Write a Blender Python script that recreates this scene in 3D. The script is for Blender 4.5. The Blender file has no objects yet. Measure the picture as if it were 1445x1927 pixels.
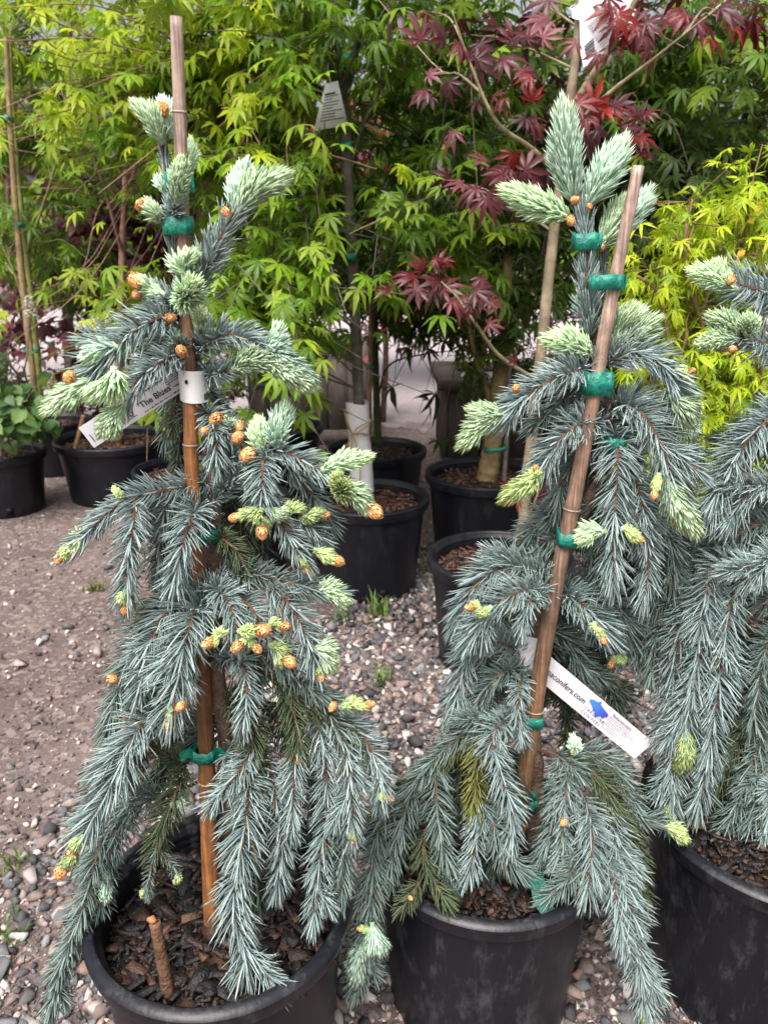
import bpy, bmesh, math, random
import numpy as np
from mathutils import Vector, noise as mnoise

random.seed(7)
rng = np.random.default_rng(11)
R = math.radians
scene = bpy.context.scene
col = scene.collection

# ------------------------------------------------------------------ camera, sky, sun, exposure
CAM_H, PITCH, FPX = 1.05, R(18.5), 1450.0
PW, PH = 1445.0, 1927.0
cam_d = bpy.data.cameras.new('camera')
cam = bpy.data.objects.new('camera', cam_d)
col.objects.link(cam)
cam.location = (0, 0, CAM_H)
cam.rotation_euler = (R(90) - PITCH, 0, 0)
cam_d.sensor_fit = 'VERTICAL'
cam_d.sensor_height = 36.0
cam_d.lens = 36.0 * FPX / PH
cam_d.clip_start, cam_d.clip_end = 0.02, 400
cam_d.dof.use_dof = True
cam_d.dof.focus_distance = 0.80
cam_d.dof.aperture_fstop = 10.5
scene.camera = cam

world = bpy.data.worlds.new('World')
scene.world = world
world.use_nodes = True
wn = world.node_tree.nodes
bg = wn['Background']
sky = wn.new('ShaderNodeTexSky')
sky.sky_type = 'NISHITA'
sky.sun_disc = False
sky.sun_elevation = R(58)
sky.sun_rotation = R(200)
sky.air_density = 1.0
sky.dust_density = 10.0
sky.ozone_density = 0.6
grey = wn.new('ShaderNodeHueSaturation'); grey.inputs['Saturation'].default_value = 0.4      # cloud cover
world.node_tree.links.new(sky.outputs[0], grey.inputs['Color'])
world.node_tree.links.new(grey.outputs[0], bg.inputs[0])
bg.inputs[1].default_value = 0.15

sun_d = bpy.data.lights.new('sun', 'SUN')
sun = bpy.data.objects.new('sun', sun_d)
col.objects.link(sun)
sun_d.energy = 1.4
sun_d.angle = R(35)
sun_d.color = (1.0, 0.97, 0.93)
_e, _r = R(58), R(200)
_sd = Vector((math.sin(_r) * math.cos(_e), math.cos(_r) * math.cos(_e), math.sin(_e)))
sun.rotation_euler = _sd.to_track_quat('Z', 'Y').to_euler()

scene.view_settings.view_transform = 'Standard'
scene.view_settings.look = 'None'
scene.view_settings.gamma = 1.0
scene.view_settings.use_curve_mapping = False
scene.view_settings.exposure = 0.86

# ------------------------------------------------------------------ geometry of the view: a picture point at a real distance
CT, ST = math.cos(PITCH), math.sin(PITCH)
def ray(px, py):
    a = (px - PW / 2) / FPX; b = (PH / 2 - py) / FPX
    return np.array([a, b * ST + CT, b * CT - ST])
def P(px, py, Y):
    d = ray(px, py)
    return np.array([0, 0, CAM_H]) + d * (Y / d[1])
def G(px, py, z=0.0):
    d = ray(px, py)
    return np.array([0, 0, CAM_H]) + d * ((z - CAM_H) / d[2])
def mpp(p):                      # metres per picture pixel at a point
    return (p[1] * CT - (p[2] - CAM_H) * ST) / FPX
def proj(v):
    v = np.atleast_2d(v)
    z = v[:, 1] * CT - (v[:, 2] - CAM_H) * ST
    u = v[:, 1] * ST + (v[:, 2] - CAM_H) * CT
    z = np.maximum(z, 1e-3)
    return np.stack([PW / 2 + FPX * v[:, 0] / z, PH / 2 - FPX * u / z, z], 1)

# ------------------------------------------------------------------ mesh helpers
class MB:
    def __init__(self): self.v, self.t, self.c, self.n = [], [], [], 0
    def add(self, v, t, c=(1, 1, 1)):
        v = np.asarray(v, float); t = np.asarray(t, int)
        c = np.asarray(c, float)
        if c.ndim == 1: c = np.tile(c, (len(v), 1))
        self.v.append(v); self.t.append(t + self.n); self.c.append(c); self.n += len(v)
    def mesh(self, name, mat, smooth=False):
        v = np.concatenate(self.v); t = np.concatenate(self.t); c = np.concatenate(self.c)
        me = bpy.data.meshes.new(name)
        me.vertices.add(len(v)); me.vertices.foreach_set('co', v.astype(np.float32).ravel())
        me.loops.add(len(t) * 3); me.loops.foreach_set('vertex_index', t.astype(np.int32).ravel())
        me.polygons.add(len(t))
        me.polygons.foreach_set('loop_start', np.arange(0, len(t) * 3, 3, dtype=np.int32))
        if smooth: me.polygons.foreach_set('use_smooth', np.ones(len(t), bool))
        ca = me.color_attributes.new('Col', 'FLOAT_COLOR', 'POINT')
        ca.data.foreach_set('color', np.concatenate([c, np.ones((len(c), 1))], 1).astype(np.float32).ravel())
        me.update(calc_edges=True)
        me.materials.append(mat)
        return me
    def obj(self, name, mat, parent=None, smooth=False, kind=None):
        return link(name, self.mesh(name, mat, smooth), parent, kind)

def link(name, data, parent=None, kind=None):
    o = bpy.data.objects.new(name, data)
    col.objects.link(o)
    if parent is not None:
        o.parent = parent
        l = parent.get('_o')
        if l is not None: o.location = (-l[0], -l[1], -l[2])
    if kind: o['kind'] = kind
    return o

def tag(o, label, cat, group=None, kind=None):
    o['label'] = label; o['category'] = cat
    if group: o['group'] = group
    if kind: o['kind'] = kind
    return o

ORIG = {}
def thing(name, loc, label, cat, group=None):
    o = bpy.data.objects.new(name, None)
    col.objects.link(o)
    o.location = tuple(float(x) for x in loc)
    o.empty_display_size = 0.05
    ORIG[o.name] = np.array(loc, float)
    return tag(o, label, cat, group)

def part(name, mb, mat, parent, smooth=False, kind=None):
    """a mesh in world coordinates hung under its thing (or under a part that has the thing as parent)"""
    me = mb.mesh(name, mat, smooth)
    o = bpy.data.objects.new(name, me)
    col.objects.link(o)
    o.parent = parent
    off = ORIG.get(parent.name)
    if off is not None:
        o.location = tuple(-off)          # the meshes are written in world coordinates
    if kind: o['kind'] = kind
    return o

def norm(a): return a / np.maximum(np.linalg.norm(a, axis=-1, keepdims=True), 1e-9)

def spline(pts, n):
    p = np.asarray(pts, float)
    if len(p) == 2:
        t = np.linspace(0, 1, n)[:, None]
        return p[0] * (1 - t) + p[1] * t
    q = np.vstack([2 * p[0] - p[1], p, 2 * p[-1] - p[-2]])
    seg = len(p) - 1
    u = np.linspace(0, seg, n)
    i = np.minimum(u.astype(int), seg - 1); f = (u - i)[:, None]
    a, b, c, d = q[i], q[i + 1], q[i + 2], q[i + 3]
    return .5 * ((2 * b) + (-a + c) * f + (2 * a - 5 * b + 4 * c - d) * f ** 2 + (-a + 3 * b - 3 * c + d) * f ** 3)

def frames(path):
    T = norm(np.gradient(path, axis=0))
    ref = np.array([0.31, 0.2, 0.93]) if abs(T[len(T) // 2][2]) < .8 else np.array([1.0, .1, .05])
    N = norm(np.cross(T, ref)); B = np.cross(T, N)
    return T, N, B

def tube(mb, path, rad, sides=8, c=(1, 1, 1), rough=0.0, cap=True):
    path = np.asarray(path, float); m = len(path)
    rad = np.broadcast_to(np.asarray(rad, float), (m,))
    T, N, B = frames(path)
    a = np.linspace(0, 2 * np.pi, sides, endpoint=False)
    rr = rad[:, None] * (1 + rough * rng.normal(size=(m, sides)))
    v = path[:, None, :] + rr[..., None] * (np.cos(a)[None, :, None] * N[:, None, :] + np.sin(a)[None, :, None] * B[:, None, :])
    v = v.reshape(-1, 3)
    i = np.arange(m - 1)[:, None] * sides; j = np.arange(sides)[None, :]; k = (j + 1) % sides
    q = np.stack([i + j, i + k, i + sides + k, i + sides + j], -1).reshape(-1, 4)
    t = np.vstack([q[:, [0, 1, 2]], q[:, [0, 2, 3]]])
    if cap:
        v = np.vstack([v, path[0], path[-1]]); n0 = m * sides
        jj = np.arange(sides); kk = (jj + 1) % sides
        t = np.vstack([t, np.stack([np.full(sides, n0), kk, jj], 1), np.stack([np.full(sides, n0 + 1), (m - 1) * sides + jj, (m - 1) * sides + kk], 1)])
    c = np.asarray(c, float)
    if c.ndim == 2 and len(c) == m:
        c = np.repeat(c, sides, 0)
        if cap: c = np.vstack([c, c[0], c[-1]])
    mb.add(v, t, c)

def lathe(mb, prof, cx, cy, z0, sides=48, c=(1, 1, 1), wob=0.0, ph=0.0):
    prof = np.asarray(prof, float); m = len(prof)
    a = np.linspace(0, 2 * np.pi, sides, endpoint=False)
    rr = 1 + wob * (np.sin(2 * a + ph) + .5 * np.sin(3 * a + 2 * ph))
    v = np.stack([cx + prof[:, 0, None] * np.cos(a) * rr, cy + prof[:, 0, None] * np.sin(a) * rr, z0 + np.repeat(prof[:, 1, None], sides, 1)], -1).reshape(-1, 3)
    i = np.arange(m - 1)[:, None] * sides; j = np.arange(sides)[None, :]; k = (j + 1) % sides
    q = np.stack([i + j, i + k, i + sides + k, i + sides + j], -1).reshape(-1, 4)
    mb.add(v, np.vstack([q[:, [0, 1, 2]], q[:, [0, 2, 3]]]), c)

BOXT = np.array([[0, 2, 1], [1, 2, 3], [4, 5, 6], [5, 7, 6], [0, 1, 4], [1, 5, 4], [2, 6, 3], [3, 6, 7], [0, 4, 2], [2, 4, 6], [1, 3, 5], [3, 7, 5]])
def boxv(lo, hi):
    return np.array([[x, y, z] for z in (lo[2], hi[2]) for y in (lo[1], hi[1]) for x in (lo[0], hi[0])], float)
def box(mb, lo, hi, c=(1, 1, 1), jit=0.0):
    v = boxv(lo, hi)
    if jit: v = v + rng.normal(size=v.shape) * jit
    mb.add(v, BOXT, c)

def instances(mb, tv, tt, tcf, F, O, C0, C1):
    """copies of a template: frames F (n,3,3) columns = axes, origins O, colour C0 -> C1 along tcf"""
    n, k = len(O), len(tv)
    if n == 0: return
    v = np.einsum('nij,kj->nki', F, tv) + O[:, None, :]
    t = tt[None] + (np.arange(n) * k)[:, None, None]
    c = C0[:, None, :] * (1 - tcf)[None, :, None] + C1[:, None, :] * tcf[None, :, None]
    mb.add(v.reshape(-1, 3), t.reshape(-1, 3), c.reshape(-1, 3))

# ------------------------------------------------------------------ materials
def newmat(name):
    m = bpy.data.materials.new(name); m.use_nodes = True
    nt = m.node_tree
    return m, nt, nt.nodes, nt.links, nt.nodes['Principled BSDF']

def attr_mat(name, rough=.6, spec=.4, vary=.25, nscale=40, bump=0.0, bscale=200, detail=4):
    m, nt, N, L, b = newmat(name)
    a = N.new('ShaderNodeAttribute'); a.attribute_name = 'Col'
    tc = N.new('ShaderNodeTexCoord')
    nz = N.new('ShaderNodeTexNoise'); nz.inputs['Scale'].default_value = nscale; nz.inputs['Detail'].default_value = detail
    L.new(tc.outputs['Object'], nz.inputs['Vector'])
    mr = N.new('ShaderNodeMapRange'); mr.inputs[1].default_value = .25; mr.inputs[2].default_value = .75
    mr.inputs[3].default_value = 1 - vary; mr.inputs[4].default_value = 1 + vary
    L.new(nz.outputs['Fac'], mr.inputs[0])
    mx = N.new('ShaderNodeMix'); mx.data_type = 'RGBA'; mx.blend_type = 'MULTIPLY'; mx.inputs[0].default_value = 1
    L.new(a.outputs['Color'], mx.inputs[6]); L.new(mr.outputs[0], mx.inputs[7])
    L.new(mx.outputs[2], b.inputs['Base Color'])
    b.inputs['Roughness'].default_value = rough
    b.inputs['Specular IOR Level'].default_value = spec
    if bump:
        n2 = N.new('ShaderNodeTexNoise'); n2.inputs['Scale'].default_value = bscale; n2.inputs['Detail'].default_value = 6
        L.new(tc.outputs['Object'], n2.inputs['Vector'])
        bp = N.new('ShaderNodeBump'); bp.inputs['Strength'].default_value = bump; bp.inputs['Distance'].default_value = .004
        L.new(n2.outputs['Fac'], bp.inputs['Height']); L.new(bp.outputs[0], b.inputs['Normal'])
    return m

def leaf_mat(name, trans=.4, rough=.42):
    m, nt, N, L, b = newmat(name)
    a = N.new('ShaderNodeAttribute'); a.attribute_name = 'Col'
    oi = N.new('ShaderNodeObjectInfo')
    hs = N.new('ShaderNodeHueSaturation')
    mr = N.new('ShaderNodeMapRange'); mr.inputs[3].default_value = .75; mr.inputs[4].default_value = 1.3
    L.new(oi.outputs['Random'], mr.inputs[0]); L.new(mr.outputs[0], hs.inputs['Value'])
    tc = N.new('ShaderNodeTexCoord'); nz = N.new('ShaderNodeTexNoise'); nz.inputs['Scale'].default_value = 60
    L.new(tc.outputs['Object'], nz.inputs['Vector'])
    mr2 = N.new('ShaderNodeMapRange'); mr2.inputs[3].default_value = .8; mr2.inputs[4].default_value = 1.2
    L.new(nz.outputs['Fac'], mr2.inputs[0]); L.new(mr2.outputs[0], hs.inputs['Saturation'])
    L.new(a.outputs['Color'], hs.inputs['Color'])
    L.new(hs.outputs[0], b.inputs['Base Color'])
    b.inputs['Roughness'].default_value = rough
    b.inputs['Specular IOR Level'].default_value = .35
    tr = N.new('ShaderNodeBsdfTranslucent')
    L.new(hs.outputs[0], tr.inputs['Color'])
    ms = N.new('ShaderNodeMixShader'); ms.inputs[0].default_value = trans
    L.new(b.outputs[0], ms.inputs[1]); L.new(tr.outputs[0], ms.inputs[2])
    L.new(ms.outputs[0], N['Material Output'].inputs['Surface'])
    return m

M_needle = attr_mat('spruce_needle', .6, .3, .12, 90)
M_candle = leaf_mat('young_needle', .22, .6)
M_twig = attr_mat('twig_bark', .8, .2, .35, 180, .6, 500)
M_bark = attr_mat('spruce_bark', .85, .2, .45, 90, .9, 260)
M_budcap = attr_mat('bud_scale', .6, .3, .3, 300)
M_leaf = leaf_mat('maple_leaf', .5, .4)
M_leafred = leaf_mat('maple_leaf_red', .28, .38)
M_trunk = attr_mat('maple_bark', .7, .3, .35, 50, .4, 150)
M_chip = attr_mat('bark_chip', .5, .45, .4, 150, .6, 350)
M_stone = attr_mat('gravel_stone', .75, .3, .3, 130, .5, 300)
M_grass = leaf_mat('grass_blade', .3, .5)
M_white = attr_mat('white_plastic', .45, .4, .04, 60)
M_print = attr_mat('print_ink', .6, .2, .0, 10)
M_twine = attr_mat('twine', .9, .1, .3, 300, .5, 600)

def tape_mat():
    m, nt, N, L, b = newmat('green_tape')
    tc = N.new('ShaderNodeTexCoord'); nz = N.new('ShaderNodeTexNoise'); nz.inputs['Scale'].default_value = 120; nz.inputs['Detail'].default_value = 5
    L.new(tc.outputs['Object'], nz.inputs['Vector'])
    cr = N.new('ShaderNodeValToRGB')
    cr.color_ramp.elements[0].position = .3; cr.color_ramp.elements[0].color = (.0, .10, .07, 1)
    cr.color_ramp.elements[1].position = .75; cr.color_ramp.elements[1].color = (.008, .27, .19, 1)
    L.new(nz.outputs['Fac'], cr.inputs[0]); L.new(cr.outputs[0], b.inputs['Base Color'])
    b.inputs['Roughness'].default_value = .48
    bp = N.new('ShaderNodeBump'); bp.inputs['Strength'].default_value = .8; bp.inputs['Distance'].default_value = .004
    L.new(nz.outputs['Fac'], bp.inputs['Height']); L.new(bp.outputs[0], b.inputs['Normal'])
    return m
M_tape = tape_mat()

def pot_mat(name, dust, rough):
    m, nt, N, L, b = newmat(name)
    tc = N.new('ShaderNodeTexCoord')
    mp = N.new('ShaderNodeMapping'); mp.inputs['Scale'].default_value = (3, 3, 1.2); mp.inputs['Rotation'].default_value = (.3, .5, .2)
    L.new(tc.outputs['Object'], mp.inputs[0])
    n1 = N.new('ShaderNodeTexNoise'); n1.inputs['Scale'].default_value = 7; n1.inputs['Detail'].default_value = 12; n1.inputs['Roughness'].default_value = .78
    L.new(mp.outputs[0], n1.inputs['Vector'])
    mp2 = N.new('ShaderNodeMapping'); mp2.inputs['Scale'].default_value = (70, 70, 5); mp2.inputs['Rotation'].default_value = (.9, .7, .3)
    L.new(tc.outputs['Object'], mp2.inputs[0])
    n2 = N.new('ShaderNodeTexNoise'); n2.inputs['Scale'].default_value = 2.2; n2.inputs['Detail'].default_value = 5
    L.new(mp2.outputs[0], n2.inputs['Vector'])
    r1 = N.new('ShaderNodeMapRange'); r1.inputs[1].default_value = .51; r1.inputs[2].default_value = .74
    L.new(n1.outputs['Fac'], r1.inputs[0])
    r2 = N.new('ShaderNodeMapRange'); r2.inputs[1].default_value = .60; r2.inputs[2].default_value = .74; r2.inputs[4].default_value = .38
    L.new(n2.outputs['Fac'], r2.inputs[0])
    ad = N.new('ShaderNodeMath'); ad.operation = 'MULTIPLY_ADD'; ad.use_clamp = True
    L.new(r2.outputs[0], ad.inputs[0]); L.new(n1.outputs['Fac'], ad.inputs[1]); L.new(r1.outputs[0], ad.inputs[2])
    mx = N.new('ShaderNodeMix'); mx.data_type = 'RGBA'
    mx.inputs[6].default_value = (.0062, .0068, .0105, 1); mx.inputs[7].default_value = dust
    L.new(ad.outputs[0], mx.inputs[0]); L.new(mx.outputs[2], b.inputs['Base Color'])
    b.inputs['Specular IOR Level'].default_value = .36
    rr = N.new('ShaderNodeMapRange'); rr.inputs[3].default_value = rough; rr.inputs[4].default_value = rough + .3
    L.new(ad.outputs[0], rr.inputs[0]); L.new(rr.outputs[0], b.inputs['Roughness'])
    bp = N.new('ShaderNodeBump'); bp.inputs['Strength'].default_value = .15; bp.inputs['Distance'].default_value = .003
    L.new(n2.outputs['Fac'], bp.inputs['Height']); L.new(bp.outputs[0], b.inputs['Normal'])
    return m
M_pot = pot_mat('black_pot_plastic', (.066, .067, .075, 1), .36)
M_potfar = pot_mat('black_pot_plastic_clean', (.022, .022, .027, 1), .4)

def soil_mat():
    m, nt, N, L, b = newmat('mulch_soil')
    tc = N.new('ShaderNodeTexCoord'); nz = N.new('ShaderNodeTexVoronoi'); nz.inputs['Scale'].default_value = 90
    L.new(tc.outputs['Object'], nz.inputs['Vector'])
    cr = N.new('ShaderNodeValToRGB')
    cr.color_ramp.elements[0].color = (.006, .004, .003, 1); cr.color_ramp.elements[1].color = (.05, .028, .018, 1)
    L.new(nz.outputs['Color'], cr.inputs[0]); L.new(cr.outputs[0], b.inputs['Base Color'])
    b.inputs['Roughness'].default_value = .8
    bp = N.new('ShaderNodeBump'); bp.inputs['Distance'].default_value = .006
    L.new(nz.outputs['Distance'], bp.inputs['Height']); L.new(bp.outputs[0], b.inputs['Normal'])
    return m
M_soil = soil_mat()

def ground_mat():
    m, nt, N, L, b = newmat('packed_dirt')
    tc = N.new('ShaderNodeTexCoord')
    n1 = N.new('ShaderNodeTexNoise'); n1.inputs['Scale'].default_value = 2.5; n1.inputs['Detail'].default_value = 8
    n2 = N.new('ShaderNodeTexNoise'); n2.inputs['Scale'].default_value = 110; n2.inputs['Detail'].default_value = 6; n2.inputs['Roughness'].default_value = .75
    vo = N.new('ShaderNodeTexVoronoi'); vo.inputs['Scale'].default_value = 75
    for n in (n1, n2, vo): L.new(tc.outputs['Object'], n.inputs['Vector'])
    cr = N.new('ShaderNodeValToRGB')
    e = cr.color_ramp.elements
    e[0].position = .3; e[0].color = (.085, .061, .058, 1)
    e[1].position = .7; e[1].color = (.185, .138, .130, 1)
    L.new(n1.outputs['Fac'], cr.inputs[0])
    cr2 = N.new('ShaderNodeValToRGB'); e = cr2.color_ramp.elements
    e[0].position = .3; e[0].color = (.38, .37, .39, 1); e[1].position = .72; e[1].color = (1.5, 1.46, 1.44, 1)
    L.new(n2.outputs['Fac'], cr2.inputs[0])
    mx = N.new('ShaderNodeMix'); mx.data_type = 'RGBA'; mx.blend_type = 'MULTIPLY'; mx.inputs[0].default_value = 1
    L.new(cr.outputs[0], mx.inputs[6]); L.new(cr2.outputs[0], mx.inputs[7])
    # small embedded stones as grain
    cr3 = N.new('ShaderNodeValToRGB'); e = cr3.color_ramp.elements
    e[0].position = .72; e[0].color = (0, 0, 0, 1); e[1].position = .8; e[1].color = (1, 1, 1, 1)
    sp = N.new('ShaderNodeSeparateColor'); L.new(vo.outputs['Color'], sp.inputs[0]); L.new(sp.outputs[0], cr3.inputs[0])
    mx2 = N.new('ShaderNodeMix'); mx2.data_type = 'RGBA'
    mx2.inputs[7].default_value = (.30, .24, .22, 1)
    mf = N.new('ShaderNodeMath'); mf.operation = 'MULTIPLY'; mf.inputs[1].default_value = .55
    L.new(cr3.outputs[0], mf.inputs[0]); L.new(mf.outputs[0], mx2.inputs[0]); L.new(mx.outputs[2], mx2.inputs[6])
    L.new(mx2.outputs[2], b.inputs['Base Color'])
    b.inputs['Roughness'].default_value = .9
    bp = N.new('ShaderNodeBump'); bp.inputs['Strength'].default_value = .8; bp.inputs['Distance'].default_value = .008
    L.new(n2.outputs['Fac'], bp.inputs['Height']); L.new(bp.outputs[0], b.inputs['Normal'])
    return m
M_ground = ground_mat()

def road_mat():
    m, nt, N, L, b = newmat('pale_gravel_road')
    tc = N.new('ShaderNodeTexCoord')
    n2 = N.new('ShaderNodeTexNoise'); n2.inputs['Scale'].default_value = 30; n2.inputs['Detail'].default_value = 8; n2.inputs['Roughness'].default_value = .7
    L.new(tc.outputs['Object'], n2.inputs['Vector'])
    cr = N.new('ShaderNodeValToRGB'); e = cr.color_ramp.elements
    e[0].position = .3; e[0].color = (.27, .225, .235, 1); e[1].position = .7; e[1].color = (.46, .395, .41, 1)
    L.new(n2.outputs['Fac'], cr.inputs[0])
    sx = N.new('ShaderNodeSeparateXYZ'); L.new(tc.outputs['Object'], sx.inputs[0])
    n3 = N.new('ShaderNodeTexNoise'); n3.inputs['Scale'].default_value = 5; n3.inputs['Detail'].default_value = 8; L.new(tc.outputs['Object'], n3.inputs['Vector'])
    ma = N.new('ShaderNodeMath'); ma.operation = 'MULTIPLY_ADD'; ma.inputs[1].default_value = 1.6; L.new(n3.outputs['Fac'], ma.inputs[0]); L.new(sx.outputs[1], ma.inputs[2])
    mr = N.new('ShaderNodeMapRange'); mr.inputs[1].default_value = 5.4; mr.inputs[2].default_value = 6.3; L.new(ma.outputs[0], mr.inputs[0])
    mx = N.new('ShaderNodeMix'); mx.data_type = 'RGBA'; mx.inputs[6].default_value = (.120, .096, .090, 1)
    L.new(mr.outputs[0], mx.inputs[0]); L.new(cr.outputs[0], mx.inputs[7]); L.new(mx.outputs[2], b.inputs['Base Color'])
    b.inputs['Roughness'].default_value = .85
    return m
M_road = road_mat()

def wood_mat(name, c0, c1, sc=(3, 3, 40)):
    m, nt, N, L, b = newmat(name)
    tc = N.new('ShaderNodeTexCoord'); mp = N.new('ShaderNodeMapping'); mp.inputs['Scale'].default_value = sc
    L.new(tc.outputs['Object'], mp.inputs[0])
    nz = N.new('ShaderNodeTexNoise'); nz.inputs['Scale'].default_value = 4; nz.inputs['Detail'].default_value = 8; nz.inputs['Roughness'].default_value = .65
    L.new(mp.outputs[0], nz.inputs['Vector'])
    cr = N.new('ShaderNodeValToRGB'); e = cr.color_ramp.elements
    e[0].position = .3; e[0].color = c0 + (1,); e[1].position = .72; e[1].color = c1 + (1,)
    L.new(nz.outputs['Fac'], cr.inputs[0]); L.new(cr.outputs[0], b.inputs['Base Color'])
    b.inputs['Roughness'].default_value = .75
    bp = N.new('ShaderNodeBump'); bp.inputs['Strength'].default_value = .5; bp.inputs['Distance'].default_value = .002
    L.new(nz.outputs['Fac'], bp.inputs['Height']); L.new(bp.outputs[0], b.inputs['Normal'])
    return m
M_plank = wood_mat('weathered_plank', (.09, .072, .064), (.24, .195, .17), (30, 30, 3))
M_plankdark = wood_mat('dark_plank', (.03, .022, .018), (.085, .063, .052), (30, 30, 3))

def bamboo_mat():
    m, nt, N, L, b = newmat('bamboo')
    a = N.new('ShaderNodeAttribute'); a.attribute_name = 'Col'
    tc = N.new('ShaderNodeTexCoord'); mp = N.new('ShaderNodeMapping'); mp.inputs['Scale'].default_value = (260, 260, 6)
    L.new(tc.outputs['Object'], mp.inputs[0])
    nz = N.new('ShaderNodeTexNoise'); nz.inputs['Scale'].default_value = 1.6; nz.inputs['Detail'].default_value = 6
    L.new(mp.outputs[0], nz.inputs['Vector'])
    n2 = N.new('ShaderNodeTexNoise'); n2.inputs['Scale'].default_value = 35; n2.inputs['Detail'].default_value = 6; n2.inputs['Roughness'].default_value = .7
    L.new(tc.outputs['Object'], n2.inputs['Vector'])
    r1 = N.new('ShaderNodeMapRange'); r1.inputs[1].default_value = .3; r1.inputs[2].default_value = .7; r1.inputs[3].default_value = .42; r1.inputs[4].default_value = 1.4
    r2 = N.new('ShaderNodeMapRange'); r2.inputs[1].default_value = .3; r2.inputs[2].default_value = .7; r2.inputs[3].default_value = .5; r2.inputs[4].default_value = 1.4
    L.new(nz.outputs['Fac'], r1.inputs[0]); L.new(n2.outputs['Fac'], r2.inputs[0])
    mu = N.new('ShaderNodeMath'); mu.operation = 'MULTIPLY'; L.new(r1.outputs[0], mu.inputs[0]); L.new(r2.outputs[0], mu.inputs[1])
    mx = N.new('ShaderNodeMix'); mx.data_type = 'RGBA'; mx.blend_type = 'MULTIPLY'; mx.inputs[0].default_value = 1
    L.new(a.outputs['Color'], mx.inputs[6]); L.new(mu.outputs[0], mx.inputs[7])
    L.new(mx.outputs[2], b.inputs['Base Color'])
    b.inputs['Roughness'].default_value = .5
    bp = N.new('ShaderNodeBump'); bp.inputs['Strength'].default_value = .4; bp.inputs['Distance'].default_value = .001
    L.new(nz.outputs['Fac'], bp.inputs['Height']); L.new(bp.outputs[0], b.inputs['Normal'])
    return m
M_bamboo = bamboo_mat()

# ------------------------------------------------------------------ ground, road
def ground():
    mb = MB()
    nx, ny = 60, 60
    xs = np.concatenate([np.linspace(-60, -2.2, 8), np.linspace(-2, 2.4, nx), np.linspace(2.8, 60, 8)])
    ys = np.concatenate([np.linspace(-20, .2, 5), np.linspace(.35, 6, ny), np.linspace(6.4, 120, 14)])
    X, Y = np.meshgrid(xs, ys)
    Z = np.zeros_like(X)
    for i in range(X.shape[0]):
        for j in range(X.shape[1]):
            if .35 < Y[i, j] < 4.3 and abs(X[i, j]) < 2.4:
                Z[i, j] = .006 * mnoise.noise(Vector((X[i, j] * 3, Y[i, j] * 3, 0)))
    v = np.stack([X, Y, Z], -1).reshape(-1, 3)
    w = len(xs)
    i = np.arange(len(ys) - 1)[:, None] * w; j = np.arange(w - 1)[None, :]
    q = np.stack([i + j, i + j + 1, i + w + j + 1, i + w + j], -1).reshape(-1, 4)
    mb.add(v, np.vstack([q[:, [0, 1, 2]], q[:, [0, 2, 3]]]))
    o = mb.obj('ground', M_ground, kind='structure', smooth=True)
    m2 = MB()
    xe = np.concatenate([[-40.0], np.linspace(-3, 3, 240), [40.0]]); k = len(xe)
    ye = 4.85 + .18 * np.array([mnoise.noise(Vector((x * 2.5, 0, 7))) for x in xe]) + rng.normal(0, .07, k)
    m2.add(np.vstack([np.stack([xe, ye, xe * 0 + .004], 1), np.stack([xe, xe * 0 + 16, xe * 0 + .004], 1)]), [q for i in range(k - 1) for q in ((i, i + 1, k + i + 1), (i, k + i + 1, k + i))])
    m2.obj('road', M_road, kind='structure')
    return o
GROUND = ground()

# ------------------------------------------------------------------ pots with mulch
POTS = []
CHIPC = [(.008, .007, .007), (.012, .009, .009), (.018, .012, .010), (.03, .016, .012), (.05, .024, .016), (.10, .05, .03), (.016, .013, .013), (.01, .009, .009)]
REDC = [(.035, .014, .01), (.07, .028, .018), (.11, .045, .03), (.15, .08, .055), (.05, .03, .025)]
def chip_tv(L, W, H):
    v = boxv((-L / 2, -W / 2, -H / 2), (L / 2, W / 2, H / 2))
    s = rng.uniform(.45, 1, size=(2,))
    v[:, 1] *= np.where(v[:, 0] < 0, s[0], s[1])
    return v + rng.normal(size=v.shape) * np.array([L * .07, W * .12, H * .2])

def rot_frames(n, tilt):
    yaw = rng.uniform(0, 2 * np.pi, n); p = rng.normal(0, tilt, n); r = rng.normal(0, tilt, n)
    cy, sy, cp, sp, cr, sr = np.cos(yaw), np.sin(yaw), np.cos(p), np.sin(p), np.cos(r), np.sin(r)
    z = np.zeros(n); o = np.ones(n)
    Rz = np.stack([np.stack([cy, -sy, z], -1), np.stack([sy, cy, z], -1), np.stack([z, z, o], -1)], 1)
    Ry = np.stack([np.stack([cp, z, sp], -1), np.stack([z, o, z], -1), np.stack([-sp, z, cp], -1)], 1)
    Rx = np.stack([np.stack([o, z, z], -1), np.stack([z, cr, -sr], -1), np.stack([z, sr, cr], -1)], 1)
    return Rz @ Ry @ Rx

CHIPMESH = {}
def chip_meshes(key, pal):
    if key not in CHIPMESH:
        L = []
        for k in range(14):
            mb = MB(); c = np.array(pal[k % len(pal)]) * rng.uniform(.8, 1.3)
            mb.add(chip_tv(rng.uniform(.02, .060), rng.uniform(.008, .019), rng.uniform(.0025, .005)), BOXT, c)
            L.append(mb.mesh('bark_chip', M_chip))
        CHIPMESH[key] = L
    return CHIPMESH[key]

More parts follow.
